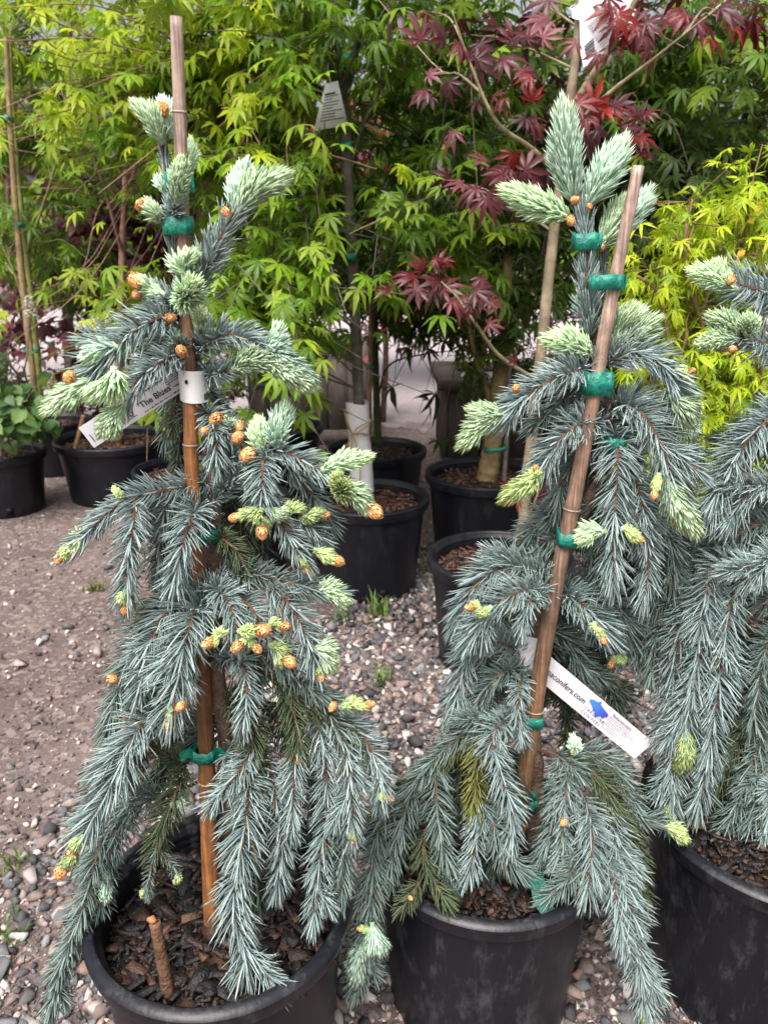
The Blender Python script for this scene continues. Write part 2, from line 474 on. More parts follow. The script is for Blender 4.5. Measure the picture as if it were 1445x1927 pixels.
def pot(px, py, D, H, label, mulch_label, front=False, soil=.045, pal=REDC, chips=True, mat=None, taper=.84, holes=False, group='black plastic nursery pots'):
    c = G(px, py, H); cx, cy = c[0], c[1]; Rr = D / 2
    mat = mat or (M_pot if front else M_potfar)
    t = thing('plant_pot', (cx, cy, 0), label, 'plant pot', group)
    sides = 96 if front else 48
    ph = rng.uniform(0, 6)
    wob = .006 if front else .004
    mb = MB()
    Ri = Rr - .006
    prof = [(0, .004), (Rr * taper - .012, .004), (Rr * taper, .0), (Rr * taper + .002, .012)]
    for k in range(1, 9):
        f = k / 9; prof.append((Rr * (taper + (.965 - taper) * f), .012 + (H - .05) * f))
    prof.append((Rr * .97, H - .022))
    lathe(mb, prof, cx, cy, 0, sides, wob=wob, ph=ph)
    inner = [(Rr * .965, H - .004)]
    for k in range(6):           # the moulded rings inside the wall
        z = H - .012 - k * .011
        inner += [(Ri * .972 - .0005 * k, z), (Ri * .972 - .0022 - .0005 * k, z - .004), (Ri * .972 - .0005 * k - .0004, z - .008)]
    inner.append((Ri * .95, H - soil - .05))
    lathe(mb, inner, cx, cy, 0, sides, wob=wob, ph=ph)
    part('body', mb, mat, t, smooth=True)
    mb = MB(); a = .0
    lip = .022 if front else .03
    pr = [(Rr * .962, H - .008), (Rr * .966, H + .0005), (Rr * .985, H + .003), (Rr + .006, H + .002), (Rr + .010, H - .003), (Rr + .0095, H - lip * .5), (Rr + .007, H - lip), (Rr + .002, H - lip - .002), (Rr * .968, H - lip + .004)]
    for a_, b_ in ((0, 3), (2, 5), (4, 7), (6, 9)): lathe(mb, pr[a_:b_], cx, cy, 0, sides, wob=wob, ph=ph)
    part('rim', mb, mat, t, smooth=True)
    if holes:
        for a in holes:
            mb = MB(); r0 = Rr * taper + .0015
            u = np.array([-math.sin(a), math.cos(a), 0]); n = np.array([math.cos(a), math.sin(a), 0]); p0 = np.array([cx, cy, .03]) + n * r0
            vv = []
            for du, dz in ((-1, -1), (1, -1), (1, 1), (-1, 1)):
                vv += [p0 + u * du * .013 + np.array([0, 0, dz * .015]) + n * (.004 if dz > 0 else .0025), p0 + u * du * .013 + np.array([0, 0, dz * .015]) - n * .01]
            vv = np.array(vv)[[0, 2, 6, 4, 1, 3, 7, 5]]
            mb.add(vv, BOXT, (.002, .002, .002)); part('drain_hole', mb, M_print, t)
    # mulch
    zs = H - soil
    mb = MB(); rings, seg = 9, 36
    rs = np.linspace(0, Ri * .962, rings); th = np.linspace(0, 2 * np.pi, seg, endpoint=False)
    vv = [(cx, cy, zs + .012)]
    for r in rs[1:]:
        for q in th:
            x, y = cx + r * math.cos(q), cy + r * math.sin(q)
            vv.append((x, y, zs + .012 * (1 - (r / Rr) ** 2) + .006 * mnoise.noise(Vector((x * 25, y * 25, 1)))))
    tt = [(0, 1 + j, 1 + (j + 1) % seg) for j in range(seg)]
    for i in range(rings - 2):
        for j in range(seg):
            a0, a1 = 1 + i * seg + j, 1 + i * seg + (j + 1) % seg
            tt += [(a0, a0 + seg, a1 + seg), (a0, a1 + seg, a1)]
    mb.add(vv, tt, (.02, .013, .01))
    mul = mb.obj('mulch', M_soil, smooth=True)
    mul['kind'] = 'stuff'; mul['label'] = mulch_label; mul['category'] = 'mulch'
    n = 1500 if front else 420
    r = Ri * .93 * np.sqrt(rng.uniform(0, 1, n)); q = rng.uniform(0, 2 * np.pi, n)
    O = np.stack([cx + r * np.cos(q), cy + r * np.sin(q), zs + .012 * (1 - (r / Rr) ** 2) + rng.uniform(.0, .010, n)], 1)
    F = rot_frames(n, .35)
    pc = np.array(pal)[rng.integers(0, len(pal), n)] * rng.uniform(.7, 1.25, (n, 1)) * (.75 if front else 1)
    cb = MB(); k = 10
    for s in range(k):
        sel = np.arange(s, n, k)
        tv = chip_tv(rng.uniform(.012, .03), rng.uniform(.005, .010), rng.uniform(.002, .005))
        instances(cb, tv, BOXT, np.zeros(8), F[sel], O[sel], pc[sel], pc[sel])
    o = cb.obj('chips', M_chip, kind='stuff'); o.parent = mul
    if front:
        ms = chip_meshes('front', CHIPC)
        nb = 130
        r = Ri * .9 * np.sqrt(rng.uniform(0, 1, nb)); q = rng.uniform(0, 2 * np.pi, nb); F = rot_frames(nb, .3)
        from mathutils import Matrix
        for i in range(nb):
            b = bpy.data.objects.new('bark_chip', random.choice(ms)); col.objects.link(b); b.parent = mul
            mt = Matrix([list(F[i][k]) + [0] for k in range(3)] + [[0, 0, 0, 1]])
            mt.translation = (cx + r[i] * math.cos(q[i]), cy + r[i] * math.sin(q[i]), zs + .012 * (1 - (r[i] / Rr) ** 2) + .012)
            b.matrix_local = mt
    POTS.append((cx, cy, Rr))
    return np.array([cx, cy, zs])

POT1 = pot(418, 1686, .306, .30, 'big black pot at front left with a bare mulch patch and a sawn peg inside', 'dark wet bark mulch in the front left pot', True, pal=CHIPC, soil=.055)
POT2 = pot(912, 1568, .308, .28, 'scuffed black pot at front centre with a curled green tape scrap on its mulch', 'brown bark mulch in the front centre pot', True, pal=CHIPC + [(.1, .05, .03)], soil=.035)
POT3 = pot(1478, 1522, .372, .30, 'large black pot cut by the right edge under the far right spruce', 'bark mulch in the pot at the right edge', True, pal=CHIPC + [(.1, .05, .03)], soil=.035)
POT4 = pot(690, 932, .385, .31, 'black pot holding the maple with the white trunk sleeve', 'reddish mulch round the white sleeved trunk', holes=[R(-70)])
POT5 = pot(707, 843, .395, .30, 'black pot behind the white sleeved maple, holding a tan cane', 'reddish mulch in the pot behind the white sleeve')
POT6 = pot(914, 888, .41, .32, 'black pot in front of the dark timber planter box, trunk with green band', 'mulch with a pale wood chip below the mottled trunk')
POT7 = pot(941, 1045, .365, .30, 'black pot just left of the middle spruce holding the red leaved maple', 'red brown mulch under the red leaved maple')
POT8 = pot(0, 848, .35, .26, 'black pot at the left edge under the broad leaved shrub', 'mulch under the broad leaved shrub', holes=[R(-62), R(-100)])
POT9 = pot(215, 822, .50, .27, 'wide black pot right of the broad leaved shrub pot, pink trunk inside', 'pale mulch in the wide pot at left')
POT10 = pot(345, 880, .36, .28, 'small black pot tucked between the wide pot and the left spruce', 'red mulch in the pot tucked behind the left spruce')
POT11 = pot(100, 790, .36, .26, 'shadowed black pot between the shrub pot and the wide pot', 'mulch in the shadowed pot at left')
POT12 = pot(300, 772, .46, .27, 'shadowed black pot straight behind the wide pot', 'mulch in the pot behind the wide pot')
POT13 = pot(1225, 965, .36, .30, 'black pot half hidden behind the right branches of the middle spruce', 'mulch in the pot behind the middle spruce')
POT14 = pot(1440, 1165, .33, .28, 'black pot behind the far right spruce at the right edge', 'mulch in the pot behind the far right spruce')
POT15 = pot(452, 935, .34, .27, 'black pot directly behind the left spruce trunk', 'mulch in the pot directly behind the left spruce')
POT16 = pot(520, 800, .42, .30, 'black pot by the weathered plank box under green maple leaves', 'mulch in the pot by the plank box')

# ------------------------------------------------------------------ stones and gravel
def hull_mesh(n=13, flat=.6, el=1.3):
    bm = bmesh.new()
    for k in range(n):
        d = norm(rng.normal(size=3)); d = d * rng.uniform(.82, 1.05)
        bm.verts.new((d[0] * el, d[1], d[2] * flat))
    r = bmesh.ops.convex_hull(bm, input=bm.verts)
    junk = [g for g in r['geom_unused'] + r['geom_interior'] if isinstance(g, bmesh.types.BMVert)]
    if junk: bmesh.ops.delete(bm, geom=list(set(junk)), context='VERTS')
    bmesh.ops.triangulate(bm, faces=bm.faces)
    bm.verts.index_update()
    v = np.array([x.co[:] for x in bm.verts]); t = np.array([[a.index for a in f.verts] for f in bm.faces])
    bm.free()
    return v, t
STONEC = np.array([(.045, .045, .052), (.075, .075, .083), (.12, .12, .128), (.19, .19, .195), (.10, .095, .097), (.22, .165, .155), (.31, .24, .215), (.38, .35, .33), (.50, .47, .44), (.06, .056, .058), (.20, .135, .11), (.155, .155, .165)])
HULLS = [hull_mesh(rng.integers(9, 13), rng.uniform(.55, .95), rng.uniform(1.0, 1.45)) for _ in range(16)]
def gravelly(x, y):
    """1 on loose gravel, 0 on packed dirt"""
    t = (x + .66) * .88 - (y - 1.18) * .47       # line from (-.66,1.18) to (-.16,2.1)
    w = .06 * mnoise.noise(Vector((x * 4, y * 4, 3)))
    return t + w > 0 and y < 2.75
def stones():
    from mathutils import Matrix
    pts = []
    pitch = .0172
    for x in np.arange(-1.15, 1.5, pitch):
        for y in np.arange(.5, 2.9, pitch):
            X = x + rng.uniform(-.5, .5) * pitch; Y = y + rng.uniform(-.5, .5) * pitch
            q = proj(np.array([X, Y, 0]))[0]
            if not (-60 < q[0] < 1505 and q[1] < 2010): continue
            if any((X - a) ** 2 + (Y - b) ** 2 < (r * .8) ** 2 for a, b, r in POTS): continue
            if not gravelly(X, Y):
                if rng.uniform() > .035: continue
            s = .0090 * np.exp(rng.normal(0, .36))
            pts.append((X, Y, min(s, .019), q[2]))
    pts.sort(key=lambda p: -p[2] / p[3])
    big, rest = pts[:300], pts[300:]
    meshes = []
    for k in range(24):
        v, t = HULLS[k % 16]; mb = MB(); mb.add(v, t, STONEC[k % 12] * rng.uniform(.85, 1.2)); meshes.append(mb.mesh('stone', M_stone))
    for (x, y, s, z) in big:
        o = bpy.data.objects.new('stone', meshes[rng.integers(0, 24)]); col.objects.link(o); o.parent = GROUND
        o.location = (x, y, s * .4 + .003); o.scale = (s, s, s * rng.uniform(.8, 1.1)); o.rotation_euler = (rng.normal(0, .3), rng.normal(0, .3), rng.uniform(0, 6.28))
    mb = MB()
    X = np.array(rest); n = len(X)
    F = rot_frames(n, .4) * X[:, 2][:, None, None]
    O = np.stack([X[:, 0], X[:, 1], X[:, 2] * rng.uniform(.1, .7, n)], 1)
    C = STONEC[rng.integers(0, 12, n)] * rng.uniform(.75, 1.25, (n, 1))
    for k in range(16):
        s = np.arange(k, n, 16); v, t = HULLS[k]
        instances(mb, v, t, np.zeros(len(v)), F[s], O[s], C[s], C[s])
    # fine grit everywhere: small angular bits
    n = 15000
    pu = rng.uniform(-40, 1485, n * 2); pv = 700 + 1260 * rng.uniform(0, 1, n * 2) ** .9
    D = np.array([G(a, b) for a, b in zip(pu, pv)])
    D = D[D[:, 1] < 5.5][:n]; n = len(D)
    sz = .0028 * np.exp(rng.normal(0, .45, n)) * (1 + .12 * D[:, 1])
    F = rot_frames(n, .5) * sz[:, None, None]
    O = np.stack([D[:, 0], D[:, 1], sz * .25 + .002], 1)
    C = STONEC[rng.integers(0, 12, n)] * rng.uniform(.8, 1.3, (n, 1)) * np.array([1.05, .97, .95])
    for k in range(8):
        v, t = hull_mesh(8, .7, 1.3); s = np.arange(k, n, 8)
        instances(mb, v, t, np.zeros(len(v)), F[s], O[s], C[s], C[s])
    g = mb.obj('gravel', M_stone, kind='stuff')
    tag(g, 'loose grey and pink gravel spread round the pots', 'gravel')
stones()

def tuft(px, py, n, h, label, c0=(.10, .17, .03)):
    p = G(px, py)
    mb = MB()
    for k in range(n):
        a = rng.uniform(0, 6.28); r = rng.uniform(0, .035)
        b0 = p + np.array([r * math.cos(a), r * math.sin(a), 0]); a2 = rng.uniform(0, 6.28); L = h * rng.uniform(.5, 1.2)
        d = np.array([math.cos(a2), math.sin(a2), 0]); s = np.array([-d[1], d[0], 0]) * .0016
        m = b0 + d * L * .25 + np.array([0, 0, L * .7]); e = b0 + d * L * .7 + np.array([0, 0, L * .9])
        mb.add([b0 - s, b0 + s, m - s, m + s, e], [[0, 1, 3], [0, 3, 2], [2, 3, 4]], np.array(c0) * rng.uniform(.7, 1.5))
    o = mb.obj('grass_tuft', M_grass)
    tag(o, label, 'weed', 'weeds sprouting in the gravel')
tuft(178, 1112, 60, .035, 'low grass patch on bare dirt left of the left spruce', (.16, .17, .05))
tuft(715, 1158, 46, .07, 'green weed tuft on gravel at the foot of the sleeved maple pot')
tuft(650, 1172, 26, .05, 'smaller weed tuft close beside the left spruce branches')
tuft(720, 1290, 26, .05, 'sparse weed in the gravel between the two front spruces')
tuft(815, 1080, 40, .07, 'narrow weed between the sleeved maple pot and the red maple pot')
tuft(35, 1630, 22, .03, 'tiny weed on gravel near the left edge, upper one')
tuft(12, 1770, 22, .035, 'tiny weed on gravel near the left edge, lower one')

# ------------------------------------------------------------------ timber boxes
def plank_box(xa, xb, ya, H, depth, n, mat, label, cap=None, name='planter_box'):
    t = thing(name, ((xa + xb) / 2, ya, 0), label, 'planter box')
    w = (xb - xa) / n
    for k in range(n):
        mb = MB(); box(mb, (xa + k * w + .003, ya - .012 + rng.uniform(-.003, .003), .03), (xa + (k + 1) * w - .003, ya + .012, H + rng.uniform(-.004, .004)), jit=.0012)
        part('plank', mb, mat, t)
    nd = max(2, int(depth / w))
    for sx in (xa, xb):
        for k in range(nd):
            w2 = depth / nd
            mb = MB(); box(mb, (sx - .011, ya + .014 + k * w2 + .002, .03), (sx + .011, ya + .014 + (k + 1) * w2 - .002, H), jit=.001)
            part('plank', mb, mat, t)
    mb = MB(); box(mb, (xa - .02, ya - .038, 0), (xb + .02, ya - .014, .085)); part('base_board', mb, mat, t)
    if cap:
        mb = MB()
        box(mb, (xa - .05, ya - .05, H + .006), (xb + .05, ya + .07, H + .05)); part('cap_board', mb, cap, t)
        mb = MB(); box(mb, (xa - .05, ya + .073, H + .006), (xa + .07, ya + depth, H + .05)); part('cap_board', mb, cap, t)
        mb = MB(); box(mb, (xa + .073, ya + depth - .1, H + .004), (xb + .05, ya + depth + .02, H + .048)); part('cap_board', mb, cap, t)
    mb = MB(); box(mb, (xa + .014, ya + .014, .03), (xb - .014, ya + depth - .01, H - .06), (.02, .015, .01)); part('soil', mb, M_soil, t)
    return t
_a = P(843, 800, 3.75); plank_box(_a[0], _a[0] + .95, 3.75, .42, .7, 6, M_plankdark, 'dark timber planter box with a capped rim behind the right pots', cap=M_plankdark)
_a = P(470, 740, 4.4); _b = P(690, 740, 4.4)
plank_box(_a[0], _b[0], 4.4, .62, .6, 6, M_plank, 'grey weathered plank box behind the white sleeved trunk')

# ------------------------------------------------------------------ spruces
def needle_template(w, bend, taper=.75):
    xs = [0, .4, .8, 1.0]; v = []; f = []
    for x in xs[:-1]:
        ww = w * (0.75 if x == 0 else 1 if x < .5 else taper)
        for (y, z) in ((1, -.35), (0, .9), (-1, -.35)):
            v.append((x, y * ww, z * ww + bend * x * x)); f.append(x)
    v.append((1, 0, bend)); f.append(1.0)
    t = []
    for r in range(2):
        for j in range(3):
            k = (j + 1) % 3; a = r * 3
            t += [(a + j, a + k, a + 3 + k), (a + j, a + 3 + k, a + 3 + j)]
    for j in range(3): t.append((6 + j, 6 + (j + 1) % 3, 9))
    return np.array(v, float), np.array(t), np.array(f)
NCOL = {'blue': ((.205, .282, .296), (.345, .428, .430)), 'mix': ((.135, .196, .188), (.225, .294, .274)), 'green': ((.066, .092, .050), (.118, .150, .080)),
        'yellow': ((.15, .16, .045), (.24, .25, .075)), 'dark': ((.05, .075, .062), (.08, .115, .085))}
def needles(mb, path, L, n, kind='blue', a0=56, a1=34, width=.00095, up=.12, bend=.24, young=False, nodes=0):
    m = len(path)
    T, N, B = frames(path)
    seg = np.linalg.norm(np.diff(path, axis=0), axis=1); s = np.concatenate([[0], np.cumsum(seg)]); s /= s[-1]
    t = np.sort(rng.uniform(0, 1, n)); t[-max(6, n // 30):] = rng.uniform(.965, 1, max(6, n // 30))
    def at(A): return np.stack([np.interp(t, s, A[:, k]) for k in range(3)], 1)
    p, T, N, B = at(path), norm(at(T)), norm(at(N)), norm(at(B))
    phi = np.arange(n) * 2.39996 + rng.normal(0, .35, n)
    rad = np.cos(phi)[:, None] * N + np.sin(phi)[:, None] * B
    al = np.radians(a0 + (a1 - a0) * t ** 2.2 + rng.normal(0, 6.5 if not young else 3.5, n))
    endt = np.clip((t - .93) / .07, 0, 1); al = al * (1 - .55 * endt)
    ax = np.cos(al)[:, None] * T + np.sin(al)[:, None] * rad
    ax = norm(ax + np.array([0, 0, up]))
    bd = norm(T - (T * ax).sum(1, keepdims=True) * ax); sd = np.cross(bd, ax)
    Ln = L * rng.uniform(.80, 1.08, n) * np.clip(.7 + t * 4, 0, 1)
    for k in range(nodes):
        Ln *= 1 - .38 * np.exp(-((t - (k + .9) / (nodes + .6)) / .035) ** 2)
    if young: Ln *= np.clip(.75 + t, 0, 1.1)
    wd = width * rng.uniform(.85, 1.15, n)
    if not young:            # the needles part along the outer side of a twig and bare it
        facing = (rad * np.array([0, -.9, .35])).sum(1)
        wd = np.where((facing > .72) & (rng.uniform(0, 1, n) < .66), 0.0, wd); Ln = np.where(wd == 0, 1e-5, Ln)
        ok = wd > 0
        ax, sd, bd, p, Ln, wd, t = ax[ok], sd[ok], bd[ok], p[ok], Ln[ok], wd[ok], t[ok]; n = len(t)
    F = np.stack([ax * Ln[:, None], sd * wd[:, None], bd * wd[:, None]], -1)
    if young:
        c0 = np.array([.36, .52, .31]); c1 = np.array([.60, .78, .51])
        if kind == 'fresh': c0 = np.array([.36, .50, .17]); c1 = np.array([.58, .72, .33])
        if kind == 'bluish': c0 = np.array([.33, .50, .37]); c1 = np.array([.56, .75, .60])
        C0 = c0 * rng.uniform(.85, 1.15, (n, 1)); C1 = c1 * rng.uniform(.88, 1.12, (n, 1))
        C1 = C1 + (t ** 4)[:, None] * np.array([.09, .07, -.02])
    else:
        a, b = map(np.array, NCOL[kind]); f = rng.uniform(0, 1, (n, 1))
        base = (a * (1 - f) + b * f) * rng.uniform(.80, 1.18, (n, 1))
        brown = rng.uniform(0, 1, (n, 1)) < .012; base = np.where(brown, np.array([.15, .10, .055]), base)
        C0 = base * np.array([.68, .71, .70]); C1 = base * np.array([1.10, 1.09, 1.02])  # needle bases painted darker for depth, standing in for shade near the twig
    q = proj(p); inn = (q[:, 0] > -120) & (q[:, 0] < 1565) & (q[:, 1] > -120) & (q[:, 1] < 2050)
    ax, sd, bd, p, Ln, wd, t, F, C0, C1 = [a_[inn] for a_ in (ax, sd, bd, p, Ln, wd, t, F, C0, C1)]; n = len(t)
    if n == 0: return
    nt = 3; sels = rng.integers(0, nt, n)
    for k in range(nt):
        i = np.where(sels == k)[0]
        bb = bend * (.3 + .7 * k)
        tv, tt, tf = needle_template(1.0, 0.0); tv = tv.copy()
        # bend is proportional to the length: put it on the frame of each copy
        v = np.einsum('nij,kj->nki', F[i], tv) + p[i][:, None, :] + (bd[i] * (Ln[i] * bb)[:, None])[:, None, :] * (tv[:, 0] ** 2)[None, :, None]
        kq = len(tv)
        tr = tt[None] + (np.arange(len(i)) * kq)[:, None, None]
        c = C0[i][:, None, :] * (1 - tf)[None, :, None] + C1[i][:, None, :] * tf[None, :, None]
        mb.add(v.reshape(-1, 3), tr.reshape(-1, 3), c.reshape(-1, 3))

def bud_meshes():
    out = []
    for k in range(5):
        mb = MB(); n = 64
        i = np.arange(n); z = 1 - 2 * (i + .5) / n; th = i * 2.39996
        r = np.sqrt(1 - z * z)
        d = np.stack([r * np.cos(th), r * np.sin(th), z * 1.25], 1)
        for q in range(n):
            dn = norm(d[q]); tz = norm(np.array([0, 0, 1]) - dn * dn[2] + 1e-4); sx = np.cross(dn, tz)
            w, h = .22 * rng.uniform(.6, 1.3), .42 * rng.uniform(.6, 1.4); lift = rng.uniform(.0, .14)
            c = d[q] * .85
            c_ = np.array([(.58, .26, .08), (.64, .32, .12), (.50, .21, .07), (.72, .44, .22)][rng.integers(0, 4)]) * rng.uniform(.8, 1.2)
            mb.add([c - sx * w - tz * h * .5, c + sx * w - tz * h * .5, c + sx * w * .7 + tz * h * .4 + dn * lift * .6, c - sx * w * .7 + tz * h * .4 + dn * lift * .6, c + tz * h + dn * lift],
                   [[0, 1, 2], [0, 2, 3], [3, 2, 4]], c_)
        v, t = hull_mesh(16, 1.2, .82); mb.add(v * .85, t, (.3, .12, .04))
        out.append(mb.mesh('bud_cap', M_budcap))
    return out
BUDS = bud_meshes()

class Spruce:
    def __init__(self, base, Y0, label, trunk, rad):
        self.t = thing('spruce_tree', base, label, 'spruce', 'weeping blue spruces in the front row')
        self.Y0 = Y0; self.o = ORIG[self.t.name]
        pts = [P(x, y, Y0 + d) for x, y, d in trunk]
        self.trunk = spline(pts, 70)
        mb = MB(); m = 70
        r = np.linspace(rad[0], rad[1], m)
        c = np.array([.17, .115, .085]) * rng.uniform(.75, 1.3, (m, 1))
        tube(mb, self.trunk, r, 12, c, rough=.10)
        for k in range(220):       # peg scars
            i = rng.integers(0, m - 1); T, N, B = frames(self.trunk[max(0, i - 1):i + 2]); a = rng.uniform(0, 6.28)
            d = math.cos(a) * N[0] + math.sin(a) * B[0]; p = self.trunk[i] + d * r[i] * .8 + T[0] * rng.uniform(-.005, .005)
            e = p + d * .0035 + T[0] * .002; s = np.cross(d, T[0]) * .0012
            mb.add([p - s, p + s, p + T[0] * .003, e], [[0, 1, 3], [1, 2, 3], [2, 0, 3]], np.array([.25, .15, .11]) * rng.uniform(.7, 1.3))
        part('trunk', mb, M_bark, self.t, smooth=True)
    def pt(self, x, y, d): return P(x, y, self.Y0 + d)
    def branch(self, pts, hw, kind='blue', extra=(), dens=1.0, twig=.0017, a0=60, a1=36, up=.12, bare=0):
        """pts (x, y, d) in the picture with d metres behind the trunk plane; hw half width in pixels"""
        w = [self.pt(*p) for p in pts]
        Lw = sum(np.linalg.norm(w[i + 1] - w[i]) for i in range(len(w) - 1))
        path = spline(w, max(8, int(Lw / .008)))
        path = path + np.cumsum(rng.normal(0, .00035, path.shape), 0)
        mb = MB(); m = len(path)
        c = np.array([.16, .070, .038]) * rng.uniform(.7, 1.3, (m, 1))
        if kind in ('green', 'mix', 'dark'): c = c * .5 + np.array([.075, .055, .042])
        tube(mb, path, np.linspace(twig * 1.25, twig * .75, m), 6, c, rough=.14)
        b = part('branch', mb, M_twig, self.t, smooth=True)
        nb = MB(); L = hw * mpp(path[m // 2]) / .86
        needles(nb, path[int(bare * m):], L, int(Lw * (1 - bare) * 2400 * dens) + 24, kind, a0, a1, up=up, nodes=int(Lw / .085), width=.00100 * (L / .028) ** .25)
        s = nb.mesh('needles', M_needle, True)
        o = bpy.data.objects.new('needles', s); col.objects.link(o); o.parent = b; o['kind'] = 'stuff'
        if Lw > .13 and a0 > 50: self.sides(b, path, L, kind, Lw, bare)
        for e in extra: self.tip(b, e)
        return b
    def sides(self, b, path, L, kind, Lw, bare):
        """short side twigs at the yearly joints of a long branch"""
        nn = int(Lw / .085)
        T, N, B = frames(path); m = len(path)
        for k in range(nn):
            i = int(m * (k + .9 + rng.normal(0, .08)) / (nn + .6))
            if i < 3 or i > m - 4: continue
            for sg in (rng.choice([-1, 1]),) if rng.uniform() < .5 else ():
                lat = norm(np.cross(T[i], np.array([0, 1., 0.])) * sg + np.array([0, rng.normal(-.15, .25), 0]))
                l = rng.uniform(.024, .050)
                a = R(rng.uniform(26, 42))
                d = norm(math.cos(a) * T[i] + math.sin(a) * lat)
                e = path[i] + d * l + np.array([0, 0, -.12 * l])
                sp = spline([path[i], path[i] + d * l * .5, e], 9)
                mb = MB(); tube(mb, sp, np.linspace(.0014, .001, 9), 5, np.array([.13, .065, .04]) * rng.uniform(.8, 1.2))
                needles(mb, sp, L * rng.uniform(.70, .85), int(l * 2200) + 16, kind, 54, 30, up=.08, width=.00098)
                o = bpy.data.objects.new('side_twig', mb.mesh('side_twig', M_needle, True)); col.objects.link(o); o.parent = b; o['kind'] = 'stuff'
    def tip(self, b, e):
        k = e[0]
        if k in ('c', 'f', 'u', 'cb', 'fb'):        # candle of new growth: start, end, width in pixels
            _, x0, y0, d0, x1, y1, d1, w = e[:8]
            A, B = self.pt(x0, y0, d0), self.pt(x1, y1, d1)
            L = np.linalg.norm(B - A); nl = w * .5 * mpp(A) / .58
            nl = min(nl, L * .75 + .006)
            Ls = max(L - nl * .62, L * .35)
            E = A + (B - A) / L * Ls
            mid = (A + E) / 2 + np.array([rng.normal(0, .002), rng.normal(0, .002), rng.normal(.001, .002)])
            path = spline([A, mid, E], 10)
            mb = MB(); tube(mb, path, np.linspace(.0036, .0022, 10), 6, (.40, .50, .30))
            kind = {'f': 'fresh', 'fb': 'fresh', 'u': 'bluish'}.get(k, 'std')
            needles(mb, path, nl, int(170 + Ls * 8600), kind, 44, 14, width=.00125, up=.02, bend=.16, young=True)
            o = bpy.data.objects.new('new_shoot', mb.mesh('new_shoot', M_candle, True)); col.objects.link(o); o.parent = b
            if k in ('cb', 'fb'): self.bud(b, B + (B - A) / L * (e[8] if len(e) > 8 else 20) * .3 * mpp(B), B - A, e[8] if len(e) > 8 else 20)
        elif k == 'b':
            self.bud(b, self.pt(*e[1:4]), np.array([rng.normal(0, .4), -.3, rng.normal(0, .5)]) if len(e) < 6 else np.array(e[5]), e[4])
    def bud(self, b, p, d, size):
        o = bpy.data.objects.new('bud_cap', BUDS[rng.integers(0, 5)]); col.objects.link(o); o.parent = b
        s = size * .5 * mpp(p) * (1.0 if self.Y0 < .8 else .78)
        o.location = tuple(p); o.scale = (s, s, s * 1.12)
        q = Vector([float(v) for v in d]).to_track_quat('Z', 'Y'); o.rotation_mode = 'QUATERNION'; o.rotation_quaternion = q
    def filler(self, n, y0, y1, wfun, kinds, drange, L=(90, 190), hw=38):
        """shorter hanging shoots round the back and sides of the trunk"""
        ti = proj(self.trunk)
        for k in range(n):
            y = y0 + (y1 - y0) * (k + rng.uniform(0, 1)) / n
            i = int(np.argmin(abs(ti[:, 1] - y))); x = ti[i, 0]
            side = rng.choice([-1, 1]); w = wfun(y) * rng.uniform(.25, .8); d = rng.uniform(*drange); l = rng.uniform(*L)
            dt = self.trunk[i][1] - self.Y0
            x1 = x + side * w
            self.branch([(x, y, dt), (x + side * w * .5, y - 15 + 20 * rng.uniform(), dt + d * .5), (x1, y + l * .25, dt + d * .9), (x1 + side * w * .12, y + l, dt + d)],
                        hw * rng.uniform(.85, 1.1), kinds[rng.integers(0, len(kinds))], dens=.6, bare=.12)

# ---- left spruce
S1 = Spruce(POT1, .752, 'tall blue spruce at left, tied to the cane with the white wraparound tag',
    [(432, 1660, .02), (428, 1500, .015), (424, 1390, .01), (408, 1250, .0), (404, 1100, .0), (402, 1000, 0), (400, 900, 0), (383, 770, .004), (370, 690, .008), (348, 600, .0), (336, 520, -.004), (325, 430, -.004), (318, 340, 0), (308, 265, 0)], (.0105, .0030))
b = S1.branch
b([(330, 520, -.01), (324, 430, -.012), (318, 350, -.008), (306, 262, -.005)], 34, 'blue', [('c', 308, 272, -.01, 262, 192, -.015, 48), ('u', 322, 262, -.002, 308, 186, .0, 42), ('b', 308, 208, -.012, 26), ('c', 352, 330, .01, 360, 268, .012, 36)], a0=35, a1=22)
b([(330, 420, -.012), (328, 395, -.03), (334, 375, -.035)], 30, 'blue', [('c', 334, 384, -.034, 342, 306, -.05, 44), ('c', 312, 418, -.02, 270, 380, -.024, 36), ('b', 264, 386, -.026, 20), ('u', 318, 370, .0, 302, 335, .0, 34)])
b([(370, 560, -.005), (386, 500, -.02), (412, 445, -.03), (448, 392, -.035)], 52, 'blue', [('u', 442, 402, -.034, 460, 314, -.03, 54), ('c', 450, 400, -.036, 528, 326, -.045, 66), ('b', 425, 398, -.05, 18)], a0=55, a1=35)
b([(350, 560, -.01), (352, 525, -.03), (352, 505, -.04)], 34, 'blue', [('c', 352, 520, -.04, 350, 472, -.045, 44), ('c', 352, 560, -.03, 364, 540, -.085, 60), ('b', 357, 482, -.03, 30)])
b([(346, 585, -.005), (318, 565, -.02), (290, 548, -.02)], 38, 'blue', [('c', 312, 556, -.025, 262, 530, -.03, 38), ('b', 255, 526, -.033, 30), ('b', 258, 553, -.03, 20)])
b([(348, 598, 0), (300, 600, -.03), (250, 628, -.05), (205, 668, -.065), (178, 700, -.07)], 56, 'blue', [('u', 225, 655, -.06, 160, 668, -.075, 44), ('c', 215, 692, -.085, 190, 748, -.10, 62), ('c', 178, 712, -.07, 92, 770, -.085, 54), ('b', 131, 710, -.08, 28)], up=.3)
b([(340, 640, -.01), (280, 640, .0), (235, 640, .0), (190, 640, .0), (165, 640, .01)], 44, 'mix', up=.35)
